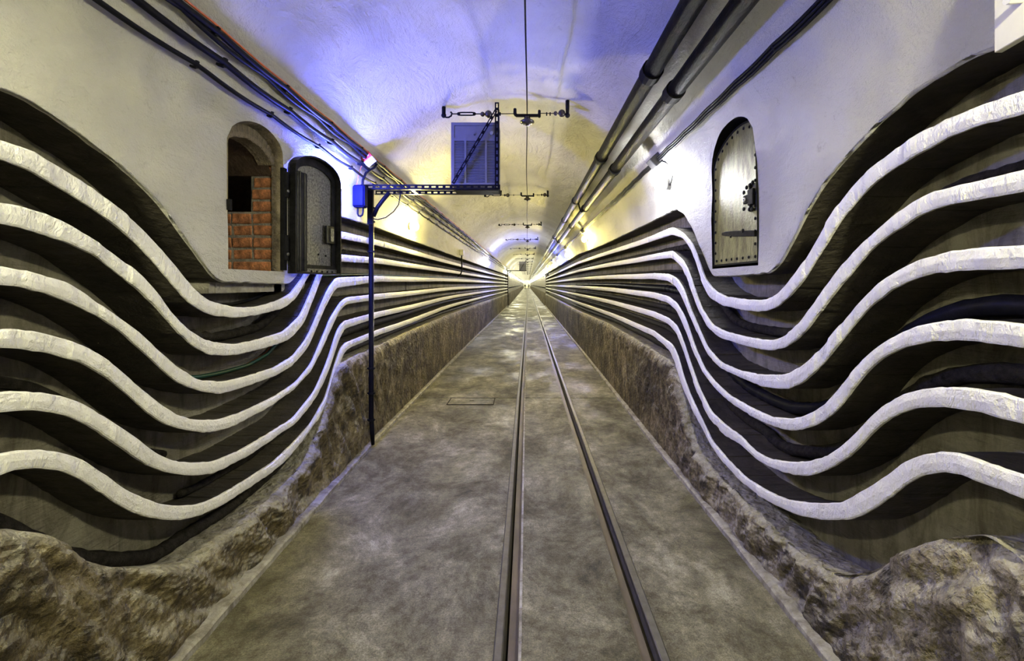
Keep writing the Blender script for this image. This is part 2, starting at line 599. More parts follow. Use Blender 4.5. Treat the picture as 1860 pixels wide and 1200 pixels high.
TR = {'left': [
    ([(0,252),(60,272),(110,302),(167,337),(217,377),(247,400),(283,437),(320,480),(353,523),(383,547),(430,558),(467,557),(500,548),(527,535),(547,510),(553,500)],
     [(0,287),(33,297),(67,315),(110,340),(160,370),(215,410),(267,457),(300,497),(347,552),(383,572),(427,577),(467,572),(517,560),(540,540),(557,507)]),
    ([(0,368),(33,370),(67,380),(110,397),(167,430),(200,453),(253,493),(290,533),(320,577),(350,603),(383,620),(427,625),(467,617),(517,602),(547,573),(567,527),(577,500)],
     [(0,404),(33,411),(67,420),(117,438),(173,460),(217,497),(263,533),(300,573),(323,600),(350,627),(383,645),(427,645),(483,632),(527,617),(553,587),(573,533),(585,500)]),
    ([(0,480),(43,490),(100,503),(143,520),(173,543),(213,573),(253,600),(287,633),(320,663),(360,690),(407,693),(450,683),(500,667),(533,647),(557,617),(573,583),(587,547),(600,520),(612,504)],
     [(0,517),(33,517),(73,528),(127,547),(173,570),(213,593),(253,630),(283,657),(317,690),(353,707),(400,716),(447,702),(500,683),(533,663),(560,633),(577,593),(597,547),(612,523)]),
    ([(0,597),(43,597),(83,603),(127,617),(167,633),(213,663),(253,700),(283,727),(317,750),(350,762),(400,762),(443,747),(500,720),(540,693),(567,660),(587,613),(600,580),(620,548),(630,540)],
     [(0,630),(43,632),(77,638),(117,648),(157,660),(200,687),(240,720),(267,747),(300,770),(333,780),(383,786),(427,773),(483,743),(533,710),(567,673),(590,623),(607,587),(620,560),(630,552)]),
    ([(0,710),(43,709),(83,713),(127,720),(167,740),(207,767),(257,800),(280,820),(317,837),(350,840),(390,838),(433,820),(473,797),(533,760),(573,710),(597,653),(613,600),(625,583)],
     [(0,748),(50,743),(100,748),(133,757),(167,773),(200,797),(247,830),(283,852),(317,860),(357,864),(393,858),(433,838),(467,818),(493,800),(540,767),(577,720),(600,667),(616,616),(627,597)]),
    ([(0,823),(33,817),(77,815),(117,820),(153,833),(193,860),(227,887),(260,903),(300,917),(333,918),(367,915),(400,900),(450,870),(500,837),(540,798),(567,767),(593,720),(608,665),(620,630),(629,622)],
     [(0,863),(27,852),(67,848),(117,853),(150,870),(187,893),(217,917),(250,933),(293,944),(333,944),(373,933),(417,910),(467,878),(517,840),(553,798),(580,760),(600,715),(613,672),(623,645),(631,634)]),
], 'right': [
    ([(1220,412),(1240,423),(1257,443),(1270,477),(1280,507),(1297,528),(1317,538),(1350,543),(1383,545),(1407,537),(1430,513),(1453,483),(1473,450),(1493,413),(1502,398),(1527,360),(1557,323),(1593,293),(1633,262),(1673,237),(1720,215),(1773,192),(1820,175),(1860,163)],
     [(1220,426),(1240,432),(1253,449),(1263,477),(1273,510),(1287,540),(1313,555),(1350,563),(1383,566),(1410,558),(1433,537),(1460,507),(1480,470),(1503,437),(1523,400),(1543,377),(1573,343),(1603,317),(1633,297),(1683,270),(1723,247),(1773,227),(1820,217),(1860,205)]),
    ([(1220,455),(1240,473),(1250,493),(1260,523),(1273,560),(1293,590),(1317,602),(1357,612),(1397,618),(1420,612),(1447,590),(1473,557),(1503,513),(1533,473),(1563,440),(1597,412),(1610,398),(1650,370),(1683,350),(1720,340),(1773,328),(1820,315),(1860,307)],
     [(1220,468),(1240,487),(1253,523),(1267,560),(1283,593),(1307,613),(1350,627),(1397,637),(1427,630),(1457,607),(1480,577),(1507,540),(1540,500),(1573,460),(1603,432),(1640,410),(1657,397),(1683,383),(1723,370),(1773,363),(1820,353),(1860,348)]),
    ([(1213,497),(1228,505),(1240,523),(1253,560),(1267,593),(1283,630),(1307,657),(1340,672),(1380,680),(1423,680),(1453,667),(1480,643),(1507,610),(1537,573),(1567,538),(1600,508),(1633,487),(1673,468),(1717,457),(1760,450),(1807,447),(1860,445)],
     [(1213,510),(1228,521),(1240,543),(1250,567),(1267,607),(1283,643),(1310,670),(1347,687),(1383,702),(1427,707),(1460,693),(1490,663),(1517,630),(1540,600),(1573,560),(1607,533),(1640,513),(1683,497),(1723,492),(1773,490),(1860,488)]),
    ([(1213,538),(1228,550),(1240,570),(1247,587),(1260,627),(1277,667),(1297,693),(1323,717),(1357,737),(1400,757),(1440,760),(1473,750),(1507,723),(1533,690),(1560,657),(1590,630),(1627,607),(1667,590),(1707,582),(1753,578),(1807,582),(1860,590)],
     [(1213,550),(1228,564),(1240,590),(1257,634),(1273,672),(1297,705),(1327,732),(1363,755),(1400,773),(1437,783),(1480,773),(1517,747),(1550,703),(1573,673),(1603,647),(1640,630),(1687,620),(1740,616),(1790,622),(1860,632)]),
    ([(1213,577),(1229,592),(1240,620),(1253,660),(1270,707),(1290,747),(1318,773),(1345,792),(1367,817),(1393,832),(1427,838),(1467,838),(1507,825),(1530,807),(1550,790),(1573,763),(1600,737),(1633,717),(1673,705),(1713,702),(1760,703),(1807,712),(1860,725)],
     [(1213,588),(1228,606),(1240,636),(1253,676),(1267,716),(1287,759),(1315,790),(1345,808),(1373,835),(1400,849),(1430,860),(1467,865),(1507,850),(1540,830),(1570,800),(1593,773),(1623,753),(1660,740),(1707,738),(1747,742),(1787,750),(1823,762),(1860,770)]),
    ([(1205,614),(1220,625),(1230,645),(1240,683),(1253,718),(1273,760),(1292,800),(1323,837),(1353,867),(1390,890),(1427,907),(1473,913),(1527,913),(1560,893),(1600,870),(1630,843),(1667,825),(1707,818),(1733,820),(1773,833),(1813,850),(1860,863)],
     [(1205,625),(1218,640),(1228,668),(1240,706),(1257,744),(1275,780),(1289,806),(1307,833),(1340,870),(1373,897),(1407,917),(1447,935),(1493,944),(1540,944),(1573,932),(1613,903),(1650,873),(1683,858),(1720,855),(1760,867),(1803,885),(1840,897),(1860,908)]),
]}
FAR = {'left': ([(640,429),(662.5,434),(725,451),(815,476),(924,505)], [(640,620),(662.5,612.5),(747,583),(810,557.5),(837,550),(923.3,528)]),
       'right': ([(1190,430),(1167,439),(1100,460),(1050,477),(990.8,505)], [(1185,605),(1157.5,592),(1112,572),(1050,550),(990.8,527)])}
PLE = {'left': [(0,163),(43,178),(83,203),(127,233),(173,267),(217,300),(253,333),(283,363),(312,400),(360,467),(390,507),(400,513),(527,516),(540,500),(560,455),(585,405),(600,392),(610,391),(665,407),(757,440),(832,467),(924,500)],
       'right': [(990,498),(1050,462),(1095,445),(1180,405),(1222,383),(1229,381),(1244,391),(1257,414),(1271,446),(1284,478),(1295,503),(1340,502),(1393,497),(1404,493),(1420,475),(1440,437),(1460,397),(1490,343),(1533,290),(1590,230),(1657,170),(1723,127),(1780,97),(1827,83),(1860,63)]}
RIM = {'left': [(0,955),(60,960),(110,977),(160,1013),(200,1030),(283,1033),(350,1025),(400,985),(470,935),(530,878),(567,838),(580,802),(588,785),(600,745),(610,698),(617,673),(624,661),(635,655),(677,636),(747,602),(820,570),(923,533)],
       'right': [(990.8,533),(1050,565),(1100,587),(1150,617),(1207,654),(1214,662),(1223,683),(1230,707),(1237,740),(1253,807),(1277,847),(1307,877),(1340,910),(1383,953),(1407,980),(1440,1007),(1473,1030),(1507,1047),(1557,1043),(1600,1020),(1640,990),(1673,983),(1723,970),(1773,973),(1807,993),(1860,1060)]}

EDGE_T, EDGE_B, PLASTER, RIMZ = {}, {}, {}, {}
for side in ('left', 'right'):
    f1 = curve(to_yz(side, FAR[side][0]), 0.3)
    f6 = curve(to_yz(side, FAR[side][1]), 0.3)
    ysf = [4.9, 5.6, 6.5, 7.5, 8.5, 10, 12, 14.5, 18, 24, 34]
    EDGE_T[side], EDGE_B[side] = [], []
    for k in range(6):
        far = [(Y, f1(Y) + (f6(Y) - f1(Y)) * k / 5) for Y in ysf]
        t = [p for p in to_yz(side, TR[side][k][0])]
        b = [p for p in to_yz(side, TR[side][k][1])]
        if side == 'left' and k < 2:     # behind the open hatch the shelves come back up to their level
            zc = 2.09 if k == 0 else 1.885
            t += [(3.70, zc + .02), (3.95, zc + .032)]
            b += [(3.78, zc - .045), (3.98, zc - .032)]
        t += [(Y, z + .032) for Y, z in far]
        b += [(Y, z - .032) for Y, z in far]
        EDGE_T[side].append(curve(sorted(t), 0.035))
        EDGE_B[side].append(curve(sorted(b), 0.035))
    PLASTER[side] = curve(to_yz(side, PLE[side]), 0.03)
    RIMZ[side] = curve(to_yz(side, RIM[side], 0.05), 0.06)


def ysteps(segs):
    out = []
    for a, b, s in segs:
        n = max(1, int(round((b - a) / s)))
        out += [a + (b - a) * i / n for i in range(n)]
    out.append(segs[-1][1])
    return out


REC = 0.22      # depth of the recess behind the shelf fronts
SGN = {'left': -1, 'right': 1}


def FX(side, Y):
    return XL(Y) if side == 'left' else XR(Y)


# niche openings cut in the plaster
NICHE = {'left': dict(y0=2.435, y1=2.99, zb=1.735, zsp=2.46, rise=0.165),
         'right': dict(y0=2.673, y1=3.32, zb=1.765, zsp=2.60, rise=0.165, slant=0.09)}


def niche_top(side, Y):
    n = NICHE[side]
    c, a = (n['y0'] + n['y1']) / 2, (n['y1'] - n['y0']) / 2
    t = max(-1, min(1, (Y - c) / a))
    return n['zsp'] - n.get('slant', 0) * (t + 1) / 2 + n['rise'] * math.sqrt(max(0, 1 - t * t))


def plaster_wall(side):
    n = NICHE[side]
    ys = ysteps([(Y0, 1.0, 0.15), (1.0, n['y0'], 0.035), (n['y0'], n['y1'], 0.03), (n['y1'], 5.0, 0.035), (5.0, 14, 0.15), (14, 34, 0.8), (34, YEND, 4)])
    s = SGN[side]
    R1, R2, R3 = 10, 4, 12
    V, F = [], []
    ncol = R1 + R2 + R3 + 3    # the two extra rows in front make the soffit
    for Y in ys:
        zl = PLASTER[side](Y)
        zb = max(n['zb'], zl + .03)
        zt = max(niche_top(side, Y), zb + .05)
        ztop = 2.95
        zs = [zl + (zb - zl) * i / R1 for i in range(R1)] + [zb + (zt - zb) * i / R2 for i in range(R2)] + [zt + (ztop - zt) * i / R3 for i in range(R3 + 1)]
        rough = 0.006 * nz(0, Y, 0, 14) + 0.004 * nz(0, Y, 3, 40) if Y < 14 else 0
        V.append((FX(side, Y) + s * (REC + .02), Y, zl + rough + 0.01))
        V.append((FX(side, Y) + s * 0.012, Y, zl + rough))
        for i, z in enumerate(zs):
            x = wall_x(side, Y, z)
            dz = rough if i == 0 else 0
            d = 0.014 * nz(x, Y, z, 1.7, 3) + 0.007 * nz(x, Y, z, 6, 9) + 0.003 * nz(x, Y, z, 15, 2) if Y < 14 and i < len(zs) - 1 else 0
            if i == 0:
                d = -.004 * s
            V.append((x + d, Y, z + dz + (0.008 if i == 0 else 0)))
    for j in range(len(ys) - 1):
        ym = (ys[j] + ys[j + 1]) / 2
        for i in range(ncol - 1):
            r = i - 2
            if n['y0'] < ym < n['y1'] and R1 <= r < R1 + R2:
                continue
            a = j * ncol + i
            q = (a, a + 1, a + ncol + 1, a + ncol)
            F.append(q if s < 0 else q[::-1])
    fm = [1 if (k_f % 1 == 0 and False) else 0 for k_f in range(len(F))]
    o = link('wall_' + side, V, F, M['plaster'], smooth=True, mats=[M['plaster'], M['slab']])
    # the plaster edge's underside has its shade painted in as dark concrete
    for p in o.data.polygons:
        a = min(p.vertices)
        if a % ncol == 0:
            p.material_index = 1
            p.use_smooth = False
    struct(o)
    return o


WALL = {s: plaster_wall(s) for s in ('left', 'right')}


def ceiling():
    ys = ysteps([(Y0, 10, 0.10), (10, 34, 0.6), (34, YEND, 4)])
    N = 64
    V, F = [], []
    for Y in ys:
        c, a = (XL(Y) + XR(Y)) / 2, (XR(Y) - XL(Y)) / 2
        t0 = math.asin((2.95 - ZS) / VB)
        for i in range(N + 1):
            t = t0 + (math.pi - 2 * t0) * i / N
            x, z = c + a * math.cos(t), ZS + VB * math.sin(t)
            if Y < 12 and 0 < i < N:
                d = 0.016 * nz(x, Y, z, 1.6, 5) + 0.006 * nz(x, Y, z, 6, 2)
                x -= d * math.cos(t)
                z -= d * math.sin(t)
            V.append((x, Y, z))
    for j in range(len(ys) - 1):
        for i in range(N):
            a = j * (N + 1) + i
            F.append((a, a + 1, a + N + 2, a + N + 1))
    o = link('ceiling', V, F, M['vault'], smooth=True)
    struct(o)


ceiling()


def low_wall(side):
    s = SGN[side]
    ys = ysteps([(Y0, 0.8, 0.15), (0.8, 2.9, 0.014), (2.9, 5.2, 0.025), (5.2, 14, 0.12), (14, 34, 0.8)])
    V, F = [], []
    NU, NT = 60, 12
    for Y in ys:
        xb = (FL(Y) - .05) if side == 'left' else (FR(Y) + .045)
        xr = FX(side, Y) - s * .05
        zr = RIMZ[side](Y)
        near = 1.0 if Y < 5 else max(0.12, 1 - (Y - 5) / 4)
        for i in range(NU + 1):
            u = i / NU
            z = zr * u
            x = xb + (xr - xb) * u
            amp = near * min(1, u * 4)
            x -= s * amp * (0.045 * nz(x, Y, z, 2.6, 11) + 0.036 * nz(x, Y + z * .6, z * .6, 9, 4) - 0.045 * max(0, .25 - abs(nz(x, Y + z * .5, z * .5, 5, 17))) * 2 + 0.012 * nz(x, Y, z, 24, 6) + (.007 * nz(x, Y, z, 60, 6) if Y < 3.2 else 0)) * (1.0 if Y < 4.2 else .5)
            if u > 0.9:
                x += s * 0.03 * ((u - 0.9) / 0.1) ** 2
            V.append((x, Y, z))
        xb2 = FX(side, Y) + s * (REC + .02)
        for i in range(1, NT + 1):
            u = i / NT
            x = (xr + s * .03) + (xb2 - xr - s * .03) * u
            z = zr + 0.012 * math.sin(u * math.pi) - .02 * u + near * (0.014 * nz(x, Y, 3, 6, 8) + .006 * nz(x, Y, 3, 20, 8))
            V.append((x, Y, z))
    n = NU + NT + 1
    for j in range(len(ys) - 1):
        for i in range(n - 1):
            a = j * n + i
            q = (a, a + 1, a + n + 1, a + n)
            F.append(q if s < 0 else q[::-1])
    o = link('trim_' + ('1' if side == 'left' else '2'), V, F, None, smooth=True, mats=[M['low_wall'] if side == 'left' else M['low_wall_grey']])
    struct(o, 'rough stained low wall under the shelves on the ' + side + ' side')


for s_ in ('left', 'right'):
    low_wall(s_)


# recess back: one wide dip piece and single concrete panels
def back_panels(side):
    s = SGN[side]
    cuts = [Y0, 0.2, 3.92, 5.35, 6.8, 8.3, 9.8, 11.4, 13.0, 34.0]

    def edges(k, Y):
        lo = EDGE_T[side][k](Y) if k < 6 else RIMZ[side](Y) - .05
        hi = EDGE_B[side][k - 1](Y) if k > 0 else PLASTER[side](Y) + .01
        return lo - .02, hi + .02
    for k in range(7):
        for c in range(len(cuts) - 1):
            a, b = cuts[c], cuts[c + 1]
            step = 0.05 if b < 6 and a > 0 else (0.3 if b < 14 else 1.5)
            g = 0.007 if c > 1 else 0.0
            ys = ysteps([(a + g, b - g, step)])
            off = random.uniform(-.006, .006) if c > 1 else 0
            V, F = [], []
            for Y in ys:
                lo, hi = edges(k, Y)
                hi = max(hi, lo + .01)
                x = FX(side, Y) + s * (REC + off)
                for z in (lo, (lo * 2 + hi) / 3, (lo + 2 * hi) / 3, hi):
                    dd = .008 * nz(x, Y, z, 5, 2)
                    V.append((x + dd, Y, z))
                V.append((x + s * .03, Y, hi))
                V.append((x + s * .03, Y, lo))
            n = 6
            for j in range(len(ys) - 1):
                for i in range(n):
                    p, q = j * n + i, j * n + (i + 1) % n
                    f = (p, q, q + n, p + n)
                    F.append(f if s < 0 else f[::-1])
            F.append(tuple(range(n)))
            F.append(tuple((len(ys) - 1) * n + i for i in range(n)))
            link('panel', V, F, M['panel'], WALL[side])


for s_ in ('left', 'right'):
    back_panels(s_)

NAMES6 = ['topmost', 'second from the top', 'third from the top', 'fourth from the top', 'fifth from the top', 'lowest']


def shelves(side):
    s = SGN[side]
    near = ysteps([(Y0, 0.9, 0.2), (0.9, 4.9, 0.02), (4.9, 14, 0.2), (14, YSHELF, 0.8)])
    for k in range(6):
        def rough(Y, seed):
            return (0.0035 * nz(Y, k * 3, seed, 18) + 0.0025 * nz(Y, k * 3, seed, 55)) if Y < 9 else 0
        tops = {Y: EDGE_T[side][k](Y) + rough(Y, 1) for Y in near}
        bots = {Y: EDGE_B[side][k](Y) + rough(Y, 5) for Y in near}
        o = empty('cable_shelf', (0, 0, 0))
        tag(o, 'wavy concrete cable shelf with white front edge, %s on the %s wall' % (NAMES6[k], side), 'shelf', 'white edged cable shelves on the %s wall' % side)
        # the slab: short cast blocks round the dip, longer ones beyond
        bc = [Y0, 0.9]
        while bc[-1] < 4.75:
            bc.append(bc[-1] + random.uniform(.11, .17))
        bc += [5.9, 7.1, 8.3, 9.5, 10.7, 12.0, YSHELF]
        for c in range(len(bc) - 1):
            g = .0015 if c else 0
            a, b_ = bc[c] + g, bc[c + 1] - g
            ys = sorted(set([a] + [Y for Y in near if a + .004 < Y < b_ - .004] + [b_]))
            V, F = [], []
            dz = random.uniform(-.004, .003) if 0 < c < len(bc) - 8 else 0
            for Y in ys:
                x = FX(side, Y)
                t, b = EDGE_T[side][k](Y) + rough(Y, 1) - .002, EDGE_B[side][k](Y) + rough(Y, 5) + .002
                V += [(x + s * .014, Y, t + min(0, dz)), (x + s * .12, Y, t + dz + .004 * nz(x, Y, t, 7)), (x + s * REC, Y, t + dz + .003), (x + s * REC, Y, b), (x + s * .12, Y, b - .003), (x + s * .014, Y, b)]
            n = 6
            for j in range(len(ys) - 1):
                for i in range(n):
                    p, q = j * n + i, j * n + (i + 1) % n
                    f = (p, q, q + n, p + n)
                    F.append(f if s < 0 else f[::-1])
            f = tuple(range(n)); F.append(f[::-1] if s < 0 else f)
            f = tuple((len(ys) - 1) * n + i for i in range(n)); F.append(f if s < 0 else f[::-1])
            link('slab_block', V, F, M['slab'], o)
        # white front: separate lengths with thin seams
        cuts = [Y0, 4.22, 5.1, 6.0, 6.95, 7.9, 8.9, 9.9, 10.9, 12.0, YSHELF]
        for c in range(len(cuts) - 1):
            a, b_ = cuts[c] + (0.003 if c else 0), cuts[c + 1] - .003
            ys = sorted(set([a] + [Y for Y in near if a < Y < b_] + [b_]))
            V, F = [], []
            seg = 0.0
            jit = 0.0
            for Y in ys:
                if Y > 0.9 and Y < 5 and Y > seg:
                    seg = Y + random.uniform(.06, .16)
                    jit = random.uniform(-.004, .004)
                x = FX(side, Y)
                t = EDGE_T[side][k](Y) + rough(Y, 1)
                b2 = EDGE_B[side][k](Y) + rough(Y, 5)
                m = (t + b2) / 2
                xf = x + s * jit
                V += [(x + s * .014, Y, t), (xf + s * .005, Y, t - .001), (xf, Y, t - .007), (xf - s * .003 + .003 * nz(x, Y, m, 20), Y, m), (xf, Y, b2 + .007), (xf + s * .004, Y, b2), (x + s * .014, Y, b2)]
            n = 7
            for j in range(len(ys) - 1):
                for i in range(n):
                    p, q = j * n + i, j * n + (i + 1) % n
                    F.append((p, q, q + n, p + n))
            F += [tuple(range(n)), tuple((len(ys) - 1) * n + i for i in range(n))]
            e = link('painted_edge', V, F, M['strip'], o)
            bm = bmesh.new(); bm.from_mesh(e.data); bmesh.ops.recalc_face_normals(bm, faces=bm.faces); bm.to_mesh(e.data); bm.free()


for s_ in ('left', 'right'):
    shelves(s_)

# ------------------------------------------------------------------ floor, rails, curbs


def DR(Y):      # the track drifts with the gentle bend
    return float(np.interp(Y, [6, 40, 160], [0, .13, .3]))


RL0, RL1 = -0.150, -0.108      # left rail head
GL1 = -0.040                   # outer edge of the left flange groove
GR0, RR0, RR1 = 0.505, 0.588, 0.630
JY = 6.40                      # joint across the floor


def strip_x(a, b, z0, ys, name, mat, parent=None, wob=0.0, thick=None):
    """ground band between functions a(Y), b(Y)"""
    V, F = [], []
    NX = 10
    for Y in ys:
        xa, xb = a(Y), b(Y)
        for i in range(NX + 1):
            x = xa + (xb - xa) * i / NX
            z = z0 + (wob * nz(x, Y, 0, 2.5, 3) if 0 < i < NX else 0)
            V.append((x, Y, z))
    for j in range(len(ys) - 1):
        for i in range(NX):
            p = j * (NX + 1) + i
            F.append((p, p + 1, p + NX + 2, p + NX + 1))
    if thick:
        n = len(V)
        V += [(v[0], v[1], z0 - thick) for v in list(V)]
        F2 = []
        w = NX + 1
        for j in range(len(ys) - 1):
            for i in (0, NX):
                p = j * w + i
                F2.append((p, p + w, p + w + n, p + n) if i == 0 else (p, p + n, p + w + n, p + w))
        for i in range(NX):
            F2.append((i, i + n, i + 1 + n, i + 1))
            q = (len(ys) - 1) * w + i
            F2.append((q, q + 1, q + 1 + n, q + n))
        F += F2
    return link(name, V, F, mat, parent)


ya = ysteps([(Y0, JY - .012, .2)])
yb = ysteps([(JY + .012, 14, .2), (14, 34, 1), (34, YEND, 5)])
yall = ysteps([(Y0, 14, .2), (14, 34, 1), (34, YEND, 5)])
floor = strip_x(lambda Y: FL(Y) - .2, lambda Y: FR(Y) + .2, -0.055, yall, 'floor', M['groove'])
struct(floor)
for ys in (ya, yb):
    strip_x(lambda Y: FL(Y), lambda Y: RL0 + DR(Y) - .001, 0, ys, 'slab', M['floor'], floor, .006, .05)
    strip_x(lambda Y: GL1 + DR(Y), lambda Y: GR0 + DR(Y), 0, ys, 'slab', M['floor'], floor, .004, .05)
    strip_x(lambda Y: RR1 + DR(Y) + .001, lambda Y: FR(Y), 0, ys, 'slab', M['floor'], floor, .006, .05)
# greasy shoulders of the grooves
strip_x(lambda Y: RL1 + DR(Y) + .022, lambda Y: GL1 + DR(Y) + .001, -.028, yall, 'groove_shoulder', M['grease'], floor, .003)
strip_x(lambda Y: GR0 + DR(Y) - .001, lambda Y: RR0 + DR(Y) - .035, -.022, yall, 'groove_shoulder', M['grease'], floor, .003)

# pale efflorescence lip along the inner grooves
strip_x(lambda Y: GL1 + DR(Y) + .002 + .004 * nz(Y, 1, 1, 4), lambda Y: GL1 + DR(Y) + .016 + .008 * nz(Y, 3, 1, 5), .0045, yall, 'groove_lip', M['curb'], floor, .002)
for nm, a, b, lab in (('left', RL0, RL1, 'left steel rail sunk in the concrete floor, its groove on the right'), ('right', RR0, RR1, 'right steel rail sunk in the concrete floor, its groove on the left')):
    V, F = [], []
    for Y in yall:
        d = DR(Y)
        V += [(a + d - .012, Y, -.055), (a + d, Y, -.03), (a + d, Y, .001), (a + d + .006, Y, .006), (b + d - .006, Y, .006), (b + d, Y, .001), (b + d, Y, -.03), (b + d + .012, Y, -.055)]
    n = 8
    for j in range(len(yall) - 1):
        for i in range(n - 1):
            p = j * n + i
            F.append((p, p + 1, p + n + 1, p + n))
    o = link('rail', V, F, M['rail'])
    tag(o, lab, 'rail', 'rails of the narrow gauge track')

for side in ('left', 'right'):
    s = SGN[side]
    ys = ysteps([(Y0, 1.0, .15), (1.0, 9, .05), (9, 34, .6)])
    V, F = [], []
    for Y in ys:
        x = FL(Y) if side == 'left' else FR(Y)
        h = .035 + .010 * nz(Y, 2, 3, 6) + .006 * nz(Y, 5, 1, 25) + (.004 * nz(Y, 5, 9, 60))
        w = .062
        e = .006 * nz(Y, 8, 1, 9)
        V += [(x - s * .004 + e, Y, -.02), (x + e, Y, h * .8), (x + s * .012 + e, Y, h), (x + s * w * .8, Y, h + .006 * nz(Y, 4, 8, 30)), (x + s * w * 1.3, Y, h + .004)]
    for j in range(len(ys) - 1):
        for i in range(4):
            p = j * 5 + i
            q = (p, p + 1, p + 6, p + 5)
            F.append(q if s < 0 else q[::-1])
    struct(link('baseboard_' + side, V, F, M['curb']))

# floor hatch cover
hx0, hx1, hy0, hy1 = -1.10, -0.455, 6.02, 6.36
hc = MB()
hc.box((hx0 + .012, hy0 + .012, -.03), (hx1 - .012, hy1 - .012, .008))
hatch = hc.build('floor_hatch', M['floor'], bevel=.003)
tag(hatch, 'flat rectangular hatch cover set in the floor left of the rails', 'hatch')
hf = MB()
for a, b in (((hx0, hy0), (hx1, hy0 + .01)), ((hx0, hy1 - .01), (hx1, hy1)), ((hx0, hy0), (hx0 + .01, hy1)), ((hx1 - .01, hy0), (hx1, hy1))):
    hf.box((a[0], a[1], -.02), (b[0], b[1], .0075))
hf.build('hatch_rim', M['groove'], hatch)
hh = MB()
hh.box(((hx0 + hx1) / 2 - .03, 6.20, .006), ((hx0 + hx1) / 2 + .03, 6.215, .010))
hh.build('lifting_slot', M['groove'], hatch)

# ------------------------------------------------------------------ far walls beyond the shelves
for side in ('left', 'right'):
    s = SGN[side]
    x0 = FX(side, 34)
    par = WALL[side]
    pf = MB()
    pf.box((min(x0 - s * .03, x0 + s * .3), 34.0, 0), (max(x0 - s * .03, x0 + s * .3), 34.35, 2.36))
    pf.build('pilaster', M['panel'], par)
    y = 34.35
    i = 0
    while y < 195:
        L = 2.5 if y < 60 else 10
        mb = MB()
        xi = x0 + s * .02
        lo = MB()
        lo.box((min(xi - s * .10, xi + s * .2), y, 0), (max(xi - s * .10, xi + s * .2), y + L - .02, 0.98))
        lo.build('base_block', M['low_wall'], par)
        for z0, z1 in ((0.98, 1.45), (1.46, 1.92), (1.93, 2.38)):
            mb = MB()
            mb.box((min(xi, xi + s * .2), y, z0), (max(xi, xi + s * .2), y + L - .02, z1))
            mb.build('panel', M['panel'], par)
        y += L
        i += 1
    tb = MB()
    tb.tube([(x0 - s * .05, 34.3, 1.36), (x0 - s * .05, 195, 1.36)], .045, 8)
    o = tb.build('wall_pipe', M['black'], smooth=True)
    tag(o, 'black pipe along the far %s wall beyond the white shelves' % side, 'pipe')
for nm, yy in (('wall_front', YEND - 1), ('wall_back', Y0 + .02)):
    mb = MB()
    mb.box((-2.2, yy, -.1), (2.2, yy + .2 if yy > 0 else yy - .2, 4.0))
    struct(mb.build(nm, M['plaster']))

# ------------------------------------------------------------------ left niche: reveal, bricks, arch ring
nl = NICHE['left']
XW = XL(2.7)
par = WALL['left']
rv = MB()
# outline of the opening in (Y, z), clockwise
out = [(nl['y0'], nl['zb'])] + [(nl['y0'] + (nl['y1'] - nl['y0']) * i / 18, niche_top('left', nl['y0'] + (nl['y1'] - nl['y0']) * i / 18)) for i in range(19)] + [(nl['y1'], nl['zb'])]
cy, cz = (nl['y0'] + nl['y1']) / 2, 2.1


def inset(p, d):
    y, z = p
    return (y - math.copysign(min(d, abs(y - cy)), y - cy), z - (d if z > 2.4 else 0))


levels = [(0.0, 0.0), (0.03, 0.004), (0.075, 0.012)]
V, F = [], []
n = len(out)
for dx, ins in levels:
    for (y, z) in out:
        yy, zz = inset((y, z), ins)
        x = wall_x('left', y, z) - dx if dx < .05 else XW - dx
        j = .006 * nz(x, y * 3, z * 3, 6, 2) if dx > 0 else 0
        V.append((x + (.0 if dx else -.004), yy + j, zz + j))
for l in range(2):
    for i in range(n - 1):
        a = l * n + i
        F.append((a, a + 1, a + n + 1, a + n))
    F.append((l * n + n - 1, l * n, l * n + n, l * n + 2 * n - 1))
link('niche_reveal', V, F, M['cement'], par, smooth=False)
# interior shell
xi0, xi1 = XW - .072, XW - .78
sh = MB()
sh.box((xi1, nl['y0'] - .02, 1.60), (xi1 - .03, nl['y1'] + .42, 2.72))            # back
sh.box((xi1, nl['y1'] + .40, 1.60), (xi0, nl['y1'] + .43, 2.72))
sh.box((xi1, nl['y0'] - .05, 1.60), (xi0, nl['y0'] - .005, 2.72))                 # near jamb
sh.box((xi1, nl['y1'] + .010, 1.60), (xi0 - .0, nl['y1'] + .14, nl['zb'] + 5 * .0815))   # far jamb backing (mortar)
sh.box((xi0 - .155, nl['y1'] + .010, nl['zb'] + 5 * .0815), (xi0 - .0, nl['y1'] + .14, 2.72))
sh.box((xi1, nl['y0'], 1.60), (xi0, nl['y1'] + .1, nl['zb'] - .002))              # floor
sh.build('niche_lining', M['mortar'], par)
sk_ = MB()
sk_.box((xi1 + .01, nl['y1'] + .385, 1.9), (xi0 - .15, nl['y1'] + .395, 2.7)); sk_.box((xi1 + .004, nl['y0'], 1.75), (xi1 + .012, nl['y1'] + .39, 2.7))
sk_.build('niche_back', M['hollow_shade'], par)  # dark sheets standing in for the shade of the hollow
# soffit (vaulted, its shade painted dark)
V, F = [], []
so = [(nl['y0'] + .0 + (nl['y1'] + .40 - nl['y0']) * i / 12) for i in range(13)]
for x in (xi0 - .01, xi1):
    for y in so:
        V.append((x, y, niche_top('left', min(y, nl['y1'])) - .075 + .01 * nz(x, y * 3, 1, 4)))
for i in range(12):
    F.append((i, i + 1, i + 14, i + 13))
link('niche_soffit', V, F, M['hollow_shade'], par)


